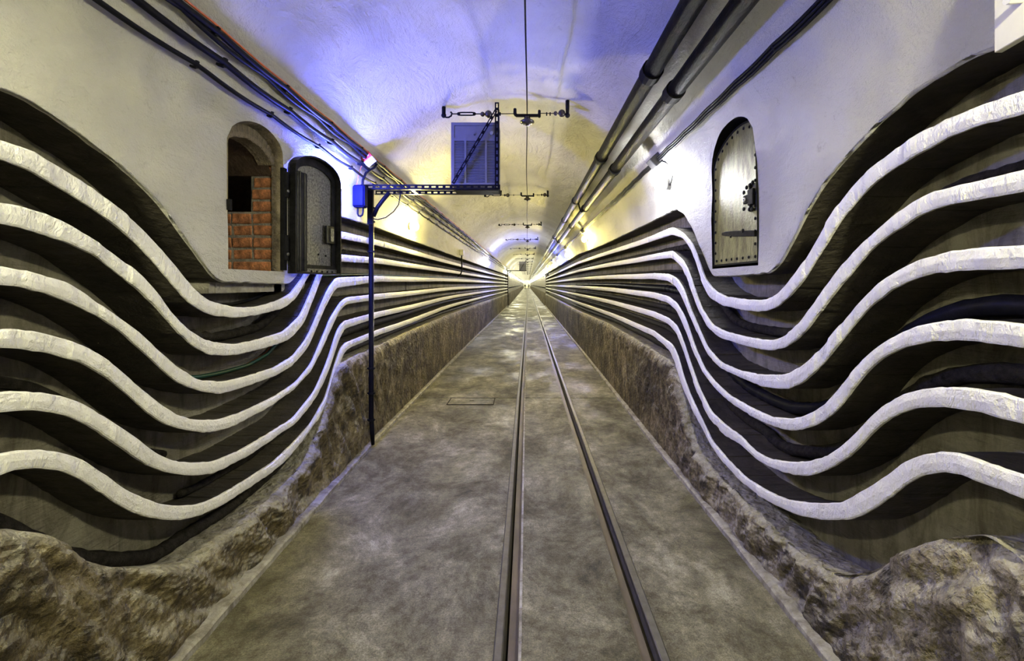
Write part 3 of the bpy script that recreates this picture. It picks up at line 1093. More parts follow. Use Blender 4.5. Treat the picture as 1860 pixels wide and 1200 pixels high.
def brick_mesh(lx, ly, lz, seed):
    """one brick with knocked edges, centred"""
    bm = bmesh.new()
    bmesh.ops.create_cube(bm, size=1)
    bmesh.ops.scale(bm, vec=(lx, ly, lz), verts=bm.verts)
    bmesh.ops.bevel(bm, geom=list(bm.edges), offset=.005, segments=1, affect='EDGES')
    for v in bm.verts:
        v.co += Vector((nz(v.co.x, v.co.y, v.co.z, 30, seed), nz(v.co.y, v.co.z, v.co.x, 30, seed + 3), nz(v.co.z, v.co.x, v.co.y, 30, seed + 5))) * .005
    me = bpy.data.meshes.new('brick')
    bm.to_mesh(me)
    bm.free()
    me.materials.append(M['brick'])
    return me


heads = [brick_mesh(.125, .12, .066, i) for i in range(4)]
longs = [brick_mesh(.255, .12, .066, i + 9) for i in range(2)]
pitch = .0815
for r in range(9):
    z = nl['zb'] + .036 + r * pitch
    x = XW - .085
    yb_ = nl['y1'] + .06
    if r == 0:
        row = [('l', .255), ('h', .125)]
    elif r >= 7:
        row = [('h', .125)]
    else:
        row = [('h', .125), ('h', .125), ('h', .125)]
    if r >= 5:
        row = row[:1] if r < 7 else row
    x += random.uniform(-.008, .004)
    for kind, L in row:
        b = bpy.data.objects.new('brick', random.choice(longs if kind == 'l' else heads))
        C.objects.link(b)
        b.parent = par
        b.location = (x - L / 2, yb_ + random.uniform(-.006, .006), z)
        b.rotation_euler = (random.uniform(-.02, .02), random.uniform(-.03, .03), random.uniform(-.02, .02))
        x -= L + .014
# brick arch ring
ring = 11
vm = [brick_mesh(.10, .058, .085, 30 + i) for i in range(3)]
for m_ in vm:
    m_.materials.clear()
    m_.materials.append(M['cement'])
for i in range(ring):
    t = (i + .5) / ring
    y = nl['y0'] + .01 + (nl['y1'] - nl['y0'] - .02) * t
    c, a = (nl['y0'] + nl['y1']) / 2, (nl['y1'] - nl['y0']) / 2
    u = max(-.97, min(.97, (y - c) / a))
    ang = math.atan2(nl['rise'] * u / math.sqrt(1 - u * u), a)
    z = niche_top('left', y) - .048
    b = bpy.data.objects.new('brick', vm[i % 3])
    C.objects.link(b)
    b.parent = par
    b.location = (XW - .10, y, z)
    b.rotation_euler = (-ang, 0, random.uniform(-.04, .04))


# ------------------------------------------------------------------ steel hatches
def arch_poly(w, zsp, rise, zb, n=14):
    pts = [(0, zb), (w, zb)]
    for i in range(n + 1):
        t = math.pi * i / n
        pts.append((w / 2 + w / 2 * math.cos(t), zsp + rise * math.sin(t)))
    return pts


def ring_faces(outer, inner):
    """between two equal-length outlines"""
    n = len(outer)
    return [(i, (i + 1) % n, (i + 1) % n + n, i + n) for i in range(n)]


def scale_poly(p, d):
    n = len(p)
    outp = []
    for i in range(n):
        a, b, c = Vector(p[i - 1]), Vector(p[i]), Vector(p[(i + 1) % n])
        e1, e2 = (b - a), (c - b)
        n1, n2 = Vector((-e1.y, e1.x)), Vector((-e2.y, e2.x))
        n1 = n1.normalized() if n1.length > 1e-6 else n2.normalized()
        n2 = n2.normalized() if n2.length > 1e-6 else n1
        m = (n1 + n2)
        m.normalize()
        k = d / max(.35, m.dot(n1))
        outp.append(tuple(b + m * k))
    return outp


def flange(mb, outer, d, x0, x1):
    """solid rim of width d between depths x0 (back) and x1 (front); local axes: x depth, y width, z height"""
    inner = scale_poly(outer, d)
    n = len(outer)
    vs = [(x1, a, b) for a, b in outer] + [(x1, a, b) for a, b in inner] + [(x0, a, b) for a, b in outer] + [(x0, a, b) for a, b in inner]
    fs = []
    for i in range(n):
        j = (i + 1) % n
        fs += [(i, j, j + n, i + n), (i + 2 * n, i + 3 * n, j + 3 * n, j + 2 * n), (i, i + 2 * n, j + 2 * n, j), (i + n, j + n, j + 3 * n, i + 3 * n)]
    mb.add(vs, fs)


def rivet(parent, x, y, z, r, mat, nm='rivet', mesh_cache={}):
    key = (r, mat.name)
    if key not in mesh_cache:
        mb = MB()
        mb.ball((0, 0, 0), r, 8, 6, (.6, 1, 1))
        o = mb.build(nm, mat, parent, smooth=True)
        mesh_cache[key] = o.data
    else:
        o = bpy.data.objects.new(nm, mesh_cache[key])
        C.objects.link(o)
        o.parent = parent
    o.location = (x, y, z)


# left hatch, swung open and folded back along the wall; local x = towards the viewer side of the leaf, y = along the leaf
w = .535
hinge = Vector((-1.638, 3.035, 0))
free = Vector((-1.545, 3.565, 0))
ang = math.atan2(free.y - hinge.y, free.x - hinge.x) - math.pi / 2
dl = empty('steel_hatch_door', (hinge.x, hinge.y, 0))
dl.rotation_euler = (0, 0, ang)
tag(dl, 'open black steel hatch door with arched top folded back against the left wall', 'door')
poly = arch_poly(w, 2.455, .135, 1.725)
mb = MB(); mb.prism(poly, 'x', -.012, .0)
mb.build('door_plate', M['plate_grey'], dl)
mb = MB(); flange(mb, poly, .012, -.012, .050)
mb.build('door_rim', M['door_steel'], dl)
mb = MB(); flange(mb, scale_poly(poly, .013), .055, .0, .012)
mb.build('inner_flange', M['door_steel'], dl)
mb = MB()
mb.box((.0, .03, 1.74), (.045, .13, 2.44)); mb.box((.012, .045, 1.74), (.052, .06, 2.44)); mb.box((.012, .095, 1.74), (.052, .105, 2.44))
mb.build('hinge_stile', M['door_steel'], dl, bevel=.004)
mb = MB(); mb.box((.012, .375, 1.965), (.034, .475, 2.105))
lk = mb.build('lock_case', M['door_steel'], dl, bevel=.005)
mb = MB(); mb.box((.034, .415, 1.985), (.038, .455, 2.085))
mb.build('lock_plate', M['plate_grey'], lk)
mb = MB(); mb.box((.010, .02, 1.728), (.018, .52, 1.765))
mb.build('kick_strip', M['plate_grey'], dl)
for i in range(5):
    rivet(dl, .019, .21 + i * .062, 1.745, .009, M['iron'])
rivet(dl, .004, .31, 1.875, .008, M['iron'])
rivet(dl, .004, .40, 1.870, .008, M['iron'])
for z in (2.33, 1.90):
    mb = MB()
    mb.tube([(-.008, -.028, z - .085), (-.008, -.028, z + .085)], .022, 10)
    mb.box((-.012, -.028, z - .06), (.0, .05, z + .06))
    mb.build('hinge', M['iron'], dl)
    rivet(dl, .014, -.028, z - .045, .012, M['plate_grey'])
# steel frame left in the jamb of the niche
mb = MB(); mb.box((XW - .02, nl['y1'] - .008, nl['zb'] + .01), (XW + .006, nl['y1'] + .03, 2.44))
mb.build('door_frame', M['iron'], par)
mb = MB(); mb.box((XW - .03, nl['y0'] - .006, 2.06), (XW + .012, nl['y0'] + .012, 2.12))
mb.build('latch_keeper', M['iron'], par)

# right hatch, closed in its niche; local y runs away from the viewer
nr = NICHE['right']
XWr = XR(3.0)
dr = empty('steel_hatch_door', (XWr, nr['y0'], 0))
tag(dr, 'closed riveted olive steel hatch door with arched top in the right wall', 'door')
wr = nr['y1'] - nr['y0']
# wall reveal + dark backing
V, F = [], []
outr = [(nr['y0'], nr['zb'])] + [(nr['y0'] + wr * i / 18, niche_top('right', nr['y0'] + wr * i / 18)) for i in range(19)] + [(nr['y1'], nr['zb'])]
n = len(outr)
for k in range(2):
    for (y, z) in outr:
        V.append((wall_x('right', y, z) + .004 if k == 0 else XWr + .09, y, z))
for i in range(n - 1):
    F.append((i, i + n, i + n + 1, i + 1))
F.append((n - 1, 2 * n - 1, n, 0))
F.append(tuple(range(n, 2 * n)))
link('niche_reveal', V, F, M['iron'], WALL['right'])
polyr = [(wr * .5 + (a - wr * .5) * .96 + .006, b - (.09 * a / wr if b > 2.0 else 0)) for a, b in arch_poly(wr, 2.580, .15, 1.795)]
mb = MB(); mb.prism(polyr, 'x', .020, .034)
for k_ in range(len(mb.v)): mb.v[k_] = (mb.v[k_][0] - .010, mb.v[k_][1], mb.v[k_][2])
mb.build('door_plate', M['plate'], dr)
mb = MB(); flange(mb, scale_poly(polyr, -.012), .012, .006, .050)
mb.build('door_rim', M['iron'], dr)
inn = scale_poly(polyr, .026)
# rivets along the rim
per = inn + [inn[0]]
L = [0]
for i in range(len(per) - 1):
    L.append(L[-1] + math.dist(per[i], per[i + 1]))
cnt = 34
for i in range(cnt):
    d = L[-1] * i / cnt
    for k in range(len(L) - 1):
        if L[k] <= d <= L[k + 1] and L[k + 1] > L[k]:
            u = (d - L[k]) / (L[k + 1] - L[k])
            rivet(dr, .009, per[k][0] + (per[k + 1][0] - per[k][0]) * u, per[k][1] + (per[k + 1][1] - per[k][1]) * u, .0105, M['iron'])
            break
mb = MB()
mb.prism([(a_, b_ + .10 * a_) for a_, b_ in [(.03, 1.940), (.30, 1.942), (.42, 1.945), (.48, 1.952), (.48, 1.970), (.42, 1.977), (.30, 1.980), (.03, 1.978)]], 'x', -.006, .012)
st = mb.build('strap_hinge', M['iron'], dr, bevel=.002)
rivet(st, -.006, .17, 1.995, .014, M['iron'], 'stud')
rivet(st, -.006, .34, 1.975, .010, M['iron'], 'stud')
mb = MB()
mb.box((-.004, .095, 2.165), (.012, .175, 2.22)); mb.box((-.008, .045, 2.145), (.010, .11, 2.245)); mb.box((-.004, .085, 2.105), (.012, .10, 2.285))
lat = mb.build('latch', M['iron'], dr, bevel=.004)
for (y, z) in ((.09, 2.27), (.13, 2.265), (.095, 2.12), (.165, 2.24), (.165, 2.135), (.06, 2.115), (.055, 2.28)):
    rivet(lat, -.002, y, z, .014, M['iron'], 'bolt_head')
mb = MB(); mb.tube([(-.004, .152, 2.192), (-.010, .152, 2.192)], .0125, 10)
ey = mb.build('eyelet', M['bolt'], lat)
mb = MB(); mb.tube([(-.009, .152, 2.192), (-.012, .152, 2.192)], .007, 8)
mb.build('eyelet_hole', M['iron'], lat)

# cream board with a bolt at the near right edge
mb = MB()
x1 = XR(1)
mb.prism([(.55, 2.40), (1.287, 2.325), (1.287, 2.80), (.55, 2.80)], 'x', x1 - .035, x1 - .012)
bd = mb.build('wall_board', M['board'], bevel=.002)
tag(bd, 'cream painted board bolted to the right wall at the upper right edge', 'board')
mb = MB(); mb.tube([(x1 - .035, 1.215, 2.435), (x1 - .075, 1.215, 2.435)], [.011, .013], 10)
mb.build('bolt', M['bolt'], bd)


# ------------------------------------------------------------------ cables and pipes along the vault
def clip_mesh():
    mb = MB()
    mb.box((-.006, -.012, -.006), (.030, .012, .006))
    mb.box((-.010, -.008, -.022), (.006, .008, .022))
    mb.box((.0, -.010, .014), (.028, .010, .026))
    o = mb.build('clip', M['iron'])
    me = o.data
    bpy.data.objects.remove(o)
    return me


CLIP = clip_mesh()


def vault_run(name, ratio, r, mat, label, cat, ya=-4.8, yb=150.0, sag=.012, clips=None, off=0.0, dx=(0, 0), n=8, phase=0.0, span=.62, group=None):
    ys = ysteps([(ya, 12, .08), (12, 34, .5), (34, yb, 4)]) if yb > 34 else ysteps([(ya, yb, .08)])
    pts = []
    for Y in ys:
        p = on_vault(Y, ratio, r + .012 + off)
        if sag and Y < 20:
            u = ((Y - phase) / span) % 1.0
            p = p + Vector((0, 0, -sag * math.sin(math.pi * u))) + Vector((.004 * nz(Y, 1, 2, 1.3), 0, .004 * nz(Y, 5, 2, 1.7)))
        pts.append(p + Vector((dx[0], 0, dx[1])))
    mb = MB()
    mb.tube(pts, r, n)
    o = mb.build(name, mat, smooth=True, fix=False)
    tag(o, label, cat, group)
    if clips:
        k = 0
        Y = phase - span * 6
        while Y < clips:
            if Y > 0.6:
                p = on_vault(Y, ratio, r + .012 + off) + Vector((dx[0], 0, dx[1]))
                c = bpy.data.objects.new('clip', CLIP)
                C.objects.link(c)
                c.parent = o
                c.location = p
                # the clip foot points to the wall
                d = p - Vector((0, p.y, 2.2))
                c.rotation_euler = (0, -math.atan2(d.z, d.x), 0)
                sc = max(.8, r / .016)
                c.scale = (sc, sc, sc)
            Y += span
    return o


vault_run('wall_cable', -1.515, .0115, M['cable'], 'lowest black cable running along the left wall above the arched niche', 'cable', clips=14, phase=1.48, sag=.014)
vault_run('wall_cable', -1.377, .0165, M['cable'], 'middle black cable on the left wall, thick and clipped', 'cable', clips=14, phase=1.62, sag=.012)
vault_run('wall_cable', -1.236, .016, M['cable'], 'uppermost thick black cable on the left wall beside an orange wire', 'cable', clips=14, phase=1.50, sag=.010)
vault_run('wall_cable', -1.262, .012, M['cable'], 'thin black cable tied just under the uppermost left cable', 'cable', phase=1.3, sag=.022)
vault_run('wall_wire', -1.205, .006, M['orange'], 'thin orange wire along the uppermost cable of the left wall', 'wire', yb=34, phase=1.5, sag=.008, off=.004)
for k, rt in enumerate((1.035, 1.055, 1.075)):
    vault_run('wall_cable', rt, .009, M['cable'], ['upper', 'middle', 'lower'][2 - k] + ' strand of the black cable bundle along the right wall', 'cable',
              clips=12 if k == 1 else None, phase=1.4, sag=.008, off=.004, span=.42, yb=60)

p1 = vault_run('ceiling_pipe', .607, .064, M['pipe'], 'upper dark rusty pipe hung under the vault on the right', 'pipe', sag=0, off=.05, n=16)
p2 = vault_run('ceiling_pipe', .792, .058, M['pipe'], 'lower dark rusty pipe under the vault, nearer the right wall', 'pipe', sag=0, off=.05, n=16)
for (pp, rt, r) in ((p1, .607, .064), (p2, .792, .058)):
    for Y in (1.9, 3.1, 5.2, 7.9, 10.3, 14, 18, 23):
        p = on_vault(Y, rt, r + .062)
        mb = MB()
        mb.tube([p + Vector((0, -.05, 0)), p + Vector((0, .05, 0))], r + .012, 16)
        mb.build('pipe_collar', M['iron'], pp, smooth=False)
        q = on_vault(Y, rt, -.02)
        mb = MB(); mb.tube([p, q], .010, 6)
        mb.build('hanger_rod', M['iron'], pp)
for Y, w_ in ((7.9, 'nearest'), (14.0, 'farther')):
    a = on_vault(Y, .607, .13) + Vector((.05, 0, -.03))
    b = on_vault(Y, .792, .13) + Vector((-.03, 0, -.05))
    mid = (a + b) / 2 + Vector((0.0, 0, -.07))
    mb = MB(); mb.tube([a, a * .7 + mid * .3 + Vector((0, 0, -.02)), mid, b * .8 + mid * .2 + Vector((0, 0, -.01)), b], .014, 8)
    tag(mb.build('pipe_bridge', M['black'], smooth=True), 'short black hose bridging the two pipes, the %s one' % w_, 'hose', 'hoses between the two pipes')


# ------------------------------------------------------------------ trolley wire and its span brackets
ZW = 3.372
pts = [Vector((-.004 + .006 * min(1, max(0, Y / 4)) + .03 * max(0, (Y - 4) / 20) - .012 * math.sin((Y - 4.45) / 4.35 * math.pi) ** 2, Y, ZW - .03 * math.sin((Y - 4.45) / 4.35 * math.pi) ** 2)) for Y in ysteps([(-4.8, 20, .3), (20, 120, 4)])]
mb = MB(); mb.tube(pts, .006, 8)
tag(mb.build('trolley_wire', M['iron'], smooth=True), 'black overhead trolley wire running down the middle of the vault', 'wire')


def span_bracket(label, group=None):
    t = empty('span_bracket', (0, 4.45, 3.37))
    tag(t, label, 'bracket', group)
    y, z = 0, 0
    zc_l = vault_z(4.45, -.84) - 3.43
    zc_r = vault_z(4.45, .41) - 3.43
    for x, zc, nm in ((-.84, zc_l, 'ceiling_anchor'), (.41, zc_r, 'ceiling_anchor')):
        mb = MB()
        mb.tube([(x, 0, zc + .05), (x, 0, zc - .01), (x, 0, -.03)], [.020, .020, .016], 8)
        mb.ball((x, 0, -.015), .026, 8, 6)
        mb.build(nm, M['iron'], t, smooth=True)
    mb = MB()
    mb.tube([(-.835, 0, -.02), (-.815, 0, -.035), (-.79, 0, -.035), (-.765, 0, -.02), (-.757, 0, .005), (-.77, 0, .02)], .009, 8)
    mb.tube([(-.765, 0, -.0), (-.69, 0, 0)], .006, 6)
    mb.build('hook', M['iron'], t, smooth=True)
    mb = MB()
    mb.tube([(-.69, 0, .011), (-.66, 0, .014), (-.56, 0, .014), (-.53, 0, .011)], .007, 6)
    mb.tube([(-.69, 0, -.011), (-.66, 0, -.014), (-.56, 0, -.014), (-.53, 0, -.011)], .007, 6)
    mb.ball((-.69, 0, 0), .017, 8, 6); mb.ball((-.53, 0, 0), .017, 8, 6)
    mb.tube([(-.53, 0, 0), (-.46, 0, 0)], .006, 6)
    mb.build('turnbuckle', M['iron'], t, smooth=True)
    for x, r in ((-.448, .024), (-.388, .038), (.352, .038), (.29, .022)):
        mb = MB(); mb.ball((x, 0, .005 if x > 0 else -.003), r, 12, 8)
        mb.build('insulator', M['porcelain'], t, smooth=True)
    mb = MB()
    mb.tube([(-.36, 0, 0), (-.13, 0, .002)], .004, 6)
    mb.build('span_wire', M['iron'], t)
    mb = MB()
    mb.tube([(.13, 0, .006), (.40, 0, .004)], .004, 6)
    mb.build('span_wire', M['iron'], t)
    for x in (.20, .235, -.27):
        mb = MB()
        mb.box((x - .006, -.01, -.016), (x + .006, .01, .014))
        mb.build('wire_clip', M['iron'], t)
    mb = MB()
    mb.prism([(-.135, .05), (-.12, .055), (-.105, .05), (-.103, .0), (-.095, -.004), (.11, -.004), (.112, .03), (.12, .038), (.132, .036), (.14, .03), (.14, -.03), (.125, -.038), (.112, -.03), (-.105, -.03), (-.125, -.018), (-.137, 0)], 'y', -.012, .012)
    mb.build('cross_bar', M['iron'], t)
    mb = MB()
    mb.lathe((.003, 0, 0), [(.03, -.03), (.033, -.05), (.05, -.062), (.072, -.075), (.073, -.088), (.055, -.098), (.02, -.102), (.014, -.12)], 16)
    mb.build('bell_insulator', M['porcelain'], t, smooth=True)
    mb = MB(); mb.tube([(.003, -.05, -.065), (.003, .06, -.065)], .012, 8)
    mb.build('wire_clamp', M['iron'], t)
    return t


sb = span_bracket('nearest overhead span bracket with insulators, behind the steel frame')
for i in range(1, 18):
    c = copy_tree(sb)
    Y = 4.45 + 4.35 * i
    c.location = (.03 * (Y - 4) / 20, Y, 3.43)
    c['label'] = (ORD[i] + ' overhead span bracket holding the trolley wire, counting from the front') if i < 7 else 'tiny overhead span bracket far down the tunnel'
    if i >= 7:
        c['group'] = 'span brackets far down the tunnel'


# ------------------------------------------------------------------ heater unit on its steel frame
def slotted(mb, p, q, wdt, t, up, nslots):
    """slotted angle flange: two rails and bridges between slots"""
    p, q = Vector(p), Vector(q)
    d = (q - p)
    L = d.length
    d.normalize()
    u = Vector(up).normalized()
    s_ = d.cross(u).normalized()
    for k in (-1, 1):
        off = u * (k * wdt * .34)
        mb.bar(p + off, q + off, t, wdt * .32, up)
    for i in range(nslots + 1):
        c = p + d * (L * i / nslots)
        a, b = c - d * (L / nslots * .2), c + d * (L / nslots * .2)
        mb.bar(a if i else p, b if i < nslots else q, t, wdt * .5, up)


UY = 4.30
ZF = 2.60


def heater_frame():
    t = empty('steel_bracket_frame', (-1.57, 4.45, 0))
    loc = t.location
    def bld(mb, nm, mat, **k):
        rel(mb, loc)
        return mb.build(nm, mat, t, **k)
    mb = MB()
    mb.tube([(-1.555, 4.45, .03), (-1.563, 4.45, .16), (-1.572, 4.45, .32), (-1.572, 4.45, ZF + .02)], [.017, .024, .025, .025], 10)
    bld(mb, 'post', M['frame_metal'], smooth=True)
    for z in (.28, .55, .80, 1.98, 2.28, 2.42):
        mb = MB()
        mb.tube([(-1.572, 4.45, z - .01), (-1.572, 4.45, z + .01)], .032, 10)
        mb.box((-1.61, 4.44, z - .006), (-1.535, 4.46, z + .006))
        bld(mb, 'post_clamp', M['iron'])
    mb = MB(); mb.box((-1.60, 4.415, 2.25), (-1.545, 4.425, ZF)); bld(mb, 'head_plate', M['frame_metal'])
    mb = MB()
    slotted(mb, (-1.63, UY, ZF), (-.26, UY, ZF), .045, .004, (0, 0, 1), 20)
    bld(mb, 'front_rail', M['frame_metal'])
    mb = MB(); mb.bar((-1.63, UY + .02, ZF - .022), (-.26, UY + .02, ZF - .022), .04, .004); bld(mb, 'rail_flange', M['frame_metal'])
    mb = MB()
    slotted(mb, (-1.57, UY + .27, ZF), (-.26, UY + .27, ZF), .045, .004, (0, 0, 1), 20)
    mb.bar((-1.57, UY + .25, ZF - .022), (-.26, UY + .25, ZF - .022), .04, .004)
    bld(mb, 'rear_rail', M['frame_metal'])
    for x in (-1.13, -.70, -.28):
        mb = MB(); mb.bar((x, UY, ZF - .02), (x, UY + .27, ZF - .02), .035, .006); bld(mb, 'cross_member', M['frame_metal'])
    mb = MB()
    mb.box((-.70, UY + .03, ZF - .028), (-.28, UY + .25, ZF - .02))
    bld(mb, 'tray', M['frame_metal'])
    mb = MB()
    slotted(mb, (-.292, UY, ZF - .02), (-.292, UY, 3.425), .042, .004, (1, 0, 0), 13)
    bld(mb, 'hanger_angle', M['frame_metal'])
    mb = MB()
    slotted(mb, (-.272, UY + .03, ZF - .02), (-.272, UY + .03, 3.36), .04, .004, (0, 1, 0), 13)
    bld(mb, 'hanger_angle', M['frame_metal'])
    mb = MB()
    d = Vector((-.30 + .72, 0, 3.34 - ZF - .03)).normalized()
    slotted(mb, (-.72, UY - .015, ZF + .03), (-.30, UY - .015, 3.34), .032, .004, (-d.z, 0, d.x), 10)
    bld(mb, 'brace', M['frame_metal'])
    mb = MB()
    mb.tube([(-1.54, 4.42, 2.33), (-1.50, 4.42, 2.42), (-1.44, 4.42, 2.50), (-1.38, 4.42, ZF - .03)], .022, 8)
    bld(mb, 'corner_bend', M['frame_metal'], smooth=True)
    return t


def heater_unit():
    t = empty('heater_unit', (-.51, UY + .03, ZF + .025))
    W2, Ht, D = .235, .615, .24
    mb = MB()
    mb.box((-W2, .014, 0), (W2, D, Ht))
    mb.build('casing', M['unit'], t, bevel=.006)
    # front frame
    mb = MB()
    mb.box((-W2, 0, 0), (-W2 + .03, .014, Ht)); mb.box((W2 - .018, 0, 0), (W2, .014, Ht))
    mb.box((-W2 + .03, 0, Ht - .03), (W2 - .018, .014, Ht)); mb.box((-W2 + .03, 0, .435), (W2 - .018, .014, .465)); mb.box((-W2 + .03, 0, 0), (W2 - .018, .014, .02))
    for x in (-.095, .108):
        mb.box((x - .010, -.002, .02), (x + .010, .014, .435))
    mb.build('front_frame', M['unit'], t)
    mb = MB(); mb.box((-W2 + .032, .006, .467), (W2 - .02, .013, Ht - .032)); mb.build('control_panel', M['unit'], t)
    mb = MB(); mb.box((-W2 + .03, .0125, .018), (W2 - .018, .0138, .437)); mb.build('grille_back', M['unit_dark'], t)
    cols = ((-W2 + .032, -.107), (-.083, .096), (.120, W2 - .02))
    R = Matrix.Rotation(math.radians(35), 3, 'X')
    first = None
    for ci, (a, b) in enumerate(cols):
        mb0 = MB(); mb0.box((a, -.006, -.0015), (b, .006, .0015), R)
        ob = mb0.build('louvre', M['louvre'], t)
        for i in range(26):
            o = ob if i == 0 else bpy.data.objects.new('louvre', ob.data)
            if i:
                C.objects.link(o)
                o.parent = t
            o.location = (0, .006, .030 + i * .0157)
    mb = MB(); mb.tube([(.165, .008, .505), (.165, -.022, .505)], [.020, .017], 12); mb.build('knob', M['louvre'], t)
    mb = MB(); mb.tube([(-.005, .007, .495), (-.005, -.003, .495)], .009, 10); mb.build('button', M['unit_dark'], t)
    return t


hf_ = tag(heater_frame(), 'black slotted steel frame on a thin post carrying the near heater unit', 'frame')
hu = tag(heater_unit(), 'grey louvred heater unit hung on the near steel frame', 'heater')
h2 = copy_tree(hf_); h2.location = (-1.57 + .24, 31.0, 0); h2['label'] = 'tiny distant black frame carrying the far heater unit'
h3 = copy_tree(hu); h3.location = (hu.location.x + .2, 31 + hu.location.y - 4.45, hu.location.z); h3['label'] = 'tiny distant heater unit far down the tunnel'

# box by the post, hose, little bent pipe under it
mb = MB()
mb.box((-1.640, 4.13, 2.375), (-1.525, 4.23, 2.585))
bx = mb.build('switch_box', M['blue_plastic'], bevel=.015)
tag(bx, 'dark plastic switch box beside the top of the post, lit blue', 'box')
mb = MB()
mb.box((-1.630, 4.122, 2.388), (-1.535, 4.131, 2.572)); mb.build('box_lid', M['blue_plastic'], bx, bevel=.004)
mb = MB()
mb.tube([(-1.605, 4.18, 2.38), (-1.605, 4.18, 2.32), (-1.598, 4.18, 2.30), (-1.580, 4.18, 2.295), (-1.562, 4.18, 2.305), (-1.555, 4.18, 2.33), (-1.552, 4.18, 2.38)], .009, 8)
mb.build('bent_conduit', M['iron'], bx, smooth=True)
mb = MB()
a = on_vault(4.42, -1.25, .03)
mb.tube([(-1.56, 4.18, 2.584), (-1.56, 4.19, 2.64), (-1.55, 4.24, 2.72), (-1.50, 4.34, 2.80), a], .012, 8)
tag(mb.build('feed_cable', M['cable'], smooth=True), 'black feed cable looping from the switch box up to the left cables', 'cable')
mb = MB()
mb.tube([(-1.55, 4.43, 2.31), (-1.50, 4.43, 2.30), (-1.42, 4.43, 2.32), (-1.34, 4.43, 2.38), (-1.29, 4.43, 2.45), (-1.27, 4.43, 2.57)], .006, 6)
tag(mb.build('loose_cable', M['cable'], smooth=True), 'thin loose cable drooping from the post to the frame rail', 'cable')

# small red box on the cables
p = on_vault(4.15, -1.285, .05)
rb = empty('pull_switch', p)
tag(rb, 'small red and grey pull switch box fixed between the left cables', 'switch')
R = Matrix.Rotation(.9, 3, 'Y')
mb = MB(); mb.box((-.055, -.03, -.05), (.005, .03, .05), R); mb.build('red_body', M['red'], rb, bevel=.004)
mb = MB(); mb.box((.005, -.03, -.05), (.05, .03, .05), R); mb.build('grey_body', M['grey_plastic'], rb, bevel=.004)
for z in (-.022, .022):
    mb = MB(); mb.ball((0, 0, 0), .013, 8, 6); mb.v = [tuple(R @ Vector((v[0] - .025, v[1] - .032, v[2] + z))) for v in mb.v]
    mb.build('screw', M['bolt'], rb, smooth=True)
mb = MB(); mb.tube([(-.06, 0, -.05), (-.09, .0, -.13), (-.11, 0, -.24), (-.135, .0, -.33)], .003, 5)
mb.build('pull_cord', M['orange'], rb)

# white box with a dangling cable
s0 = 10.7
wx = wall_x('left', s0, 2.42)
mb = MB(); mb.box((wx + .0, s0 - .07, 2.35), (wx + .10, s0 + .07, 2.49))
wb = mb.build('socket_box', M['grey_plastic'], bevel=.008)
tag(wb, 'small pale socket box on the left vault with a dangling black cable', 'box')
mb = MB(); mb.tube([(wx + .05, s0, 2.36), (wx + .045, s0, 2.2), (wx + .06, s0, 2.0), (wx + .03, s0 - .02, 1.9), (wx - .03, s0 - .1, 1.84)], .016, 8)
mb.build('dangling_cable', M['cable'], wb, smooth=True)

# ------------------------------------------------------------------ cables lying on the shelves


def shelf_run(side, k, r, mat, depth, ya, yb, label, n=8, wob=.006, fray=0.0, name='shelf_cable', on=None, sm=True):
    s = SGN[side]
    ys = ysteps([(ya, min(yb, 5), .03), (min(yb, 5), yb, .2)]) if yb > 5 else ysteps([(ya, yb, .03)])
    raw = []
    for Y in ys:
        if k < 6:
            zt = max(EDGE_T[side][k](Y + d) for d in (-.02, 0, .02))
        else:
            zt = RIMZ[side](Y) - .012
        raw.append(zt)
    pts, rs = [], []
    for i, Y in enumerate(ys):
        e = 1 + fray * nz(Y, k, 3, 22) if fray else 1
        sl = (raw[min(i + 1, len(raw) - 1)] - raw[max(i - 1, 0)]) / max(1e-6, ys[min(i + 1, len(ys) - 1)] - ys[max(i - 1, 0)])
        z = raw[i] + r * math.sqrt(1 + sl * sl) * 1.05 + .005
        pts.append((FX(side, Y) + s * (depth + wob * nz(Y, k, 7, 2.0)), Y, z))
        rs.append(r * e)
    mb = MB()
    mb.tube(pts, rs, n)
    o = mb.build(name, mat, smooth=sm, fix=False)
    tag(o, label, 'cable')
    return o


shelf_run('left', 0, .010, M['cable'], .15, 2.2, 3.2, 'thin black cable lying on the topmost left shelf under the niche')
shelf_run('left', 1, .028, M['rope'], .16, 2.05, 14, 'thick frayed black cable on the second left shelf', fray=.45)
shelf_run('left', 2, .012, M['green'], .17, 0.6, 14, 'green cable lying along the third left shelf')
shelf_run('left', 2, .007, M['orange'], .195, 0.6, 3.3, 'thin orange cable beside the green one on the third left shelf')
shelf_run('left', 4, .022, M['rope'], .17, 0.6, 2.2, 'dark cable at the back of the fifth left shelf', fray=.2)
shelf_run('left', 5, .045, M['rope'], .155, 3.55, 14, 'bulky black cable bundle on the lowest left shelf beyond the dip', fray=.35)
shelf_run('left', 5, .020, M['rope'], .17, 2.3, 3.4, 'black cable at the back of the lowest left shelf in the dip', fray=.3)
shelf_run('left', 6, .034, M['rope'], .15, 0.5, 14, 'heavy black cable on the left ledge under the lowest shelf', fray=.25)
shelf_run('right', 1, .030, M['rope'], .165, 0.6, 14, 'thick frayed black cable on the second right shelf', fray=.35)
shelf_run('right', 2, .016, M['rope'], .17, 3.9, 14, 'thin dark cable on the third right shelf beyond the bend', fray=.3)
shelf_run('right', 3, .036, M['cable'], .155, 0.6, 14, 'thick black cable bundle on the fourth right shelf', fray=.25)
shelf_run('right', 4, .034, M['rope'], .16, 0.6, 14, 'thick ribbed black cable on the fifth right shelf', fray=.3)
shelf_run('right', 5, .030, M['rope'], .16, 3.9, 14, 'dark cable on the lowest right shelf beyond the bend', fray=.35)
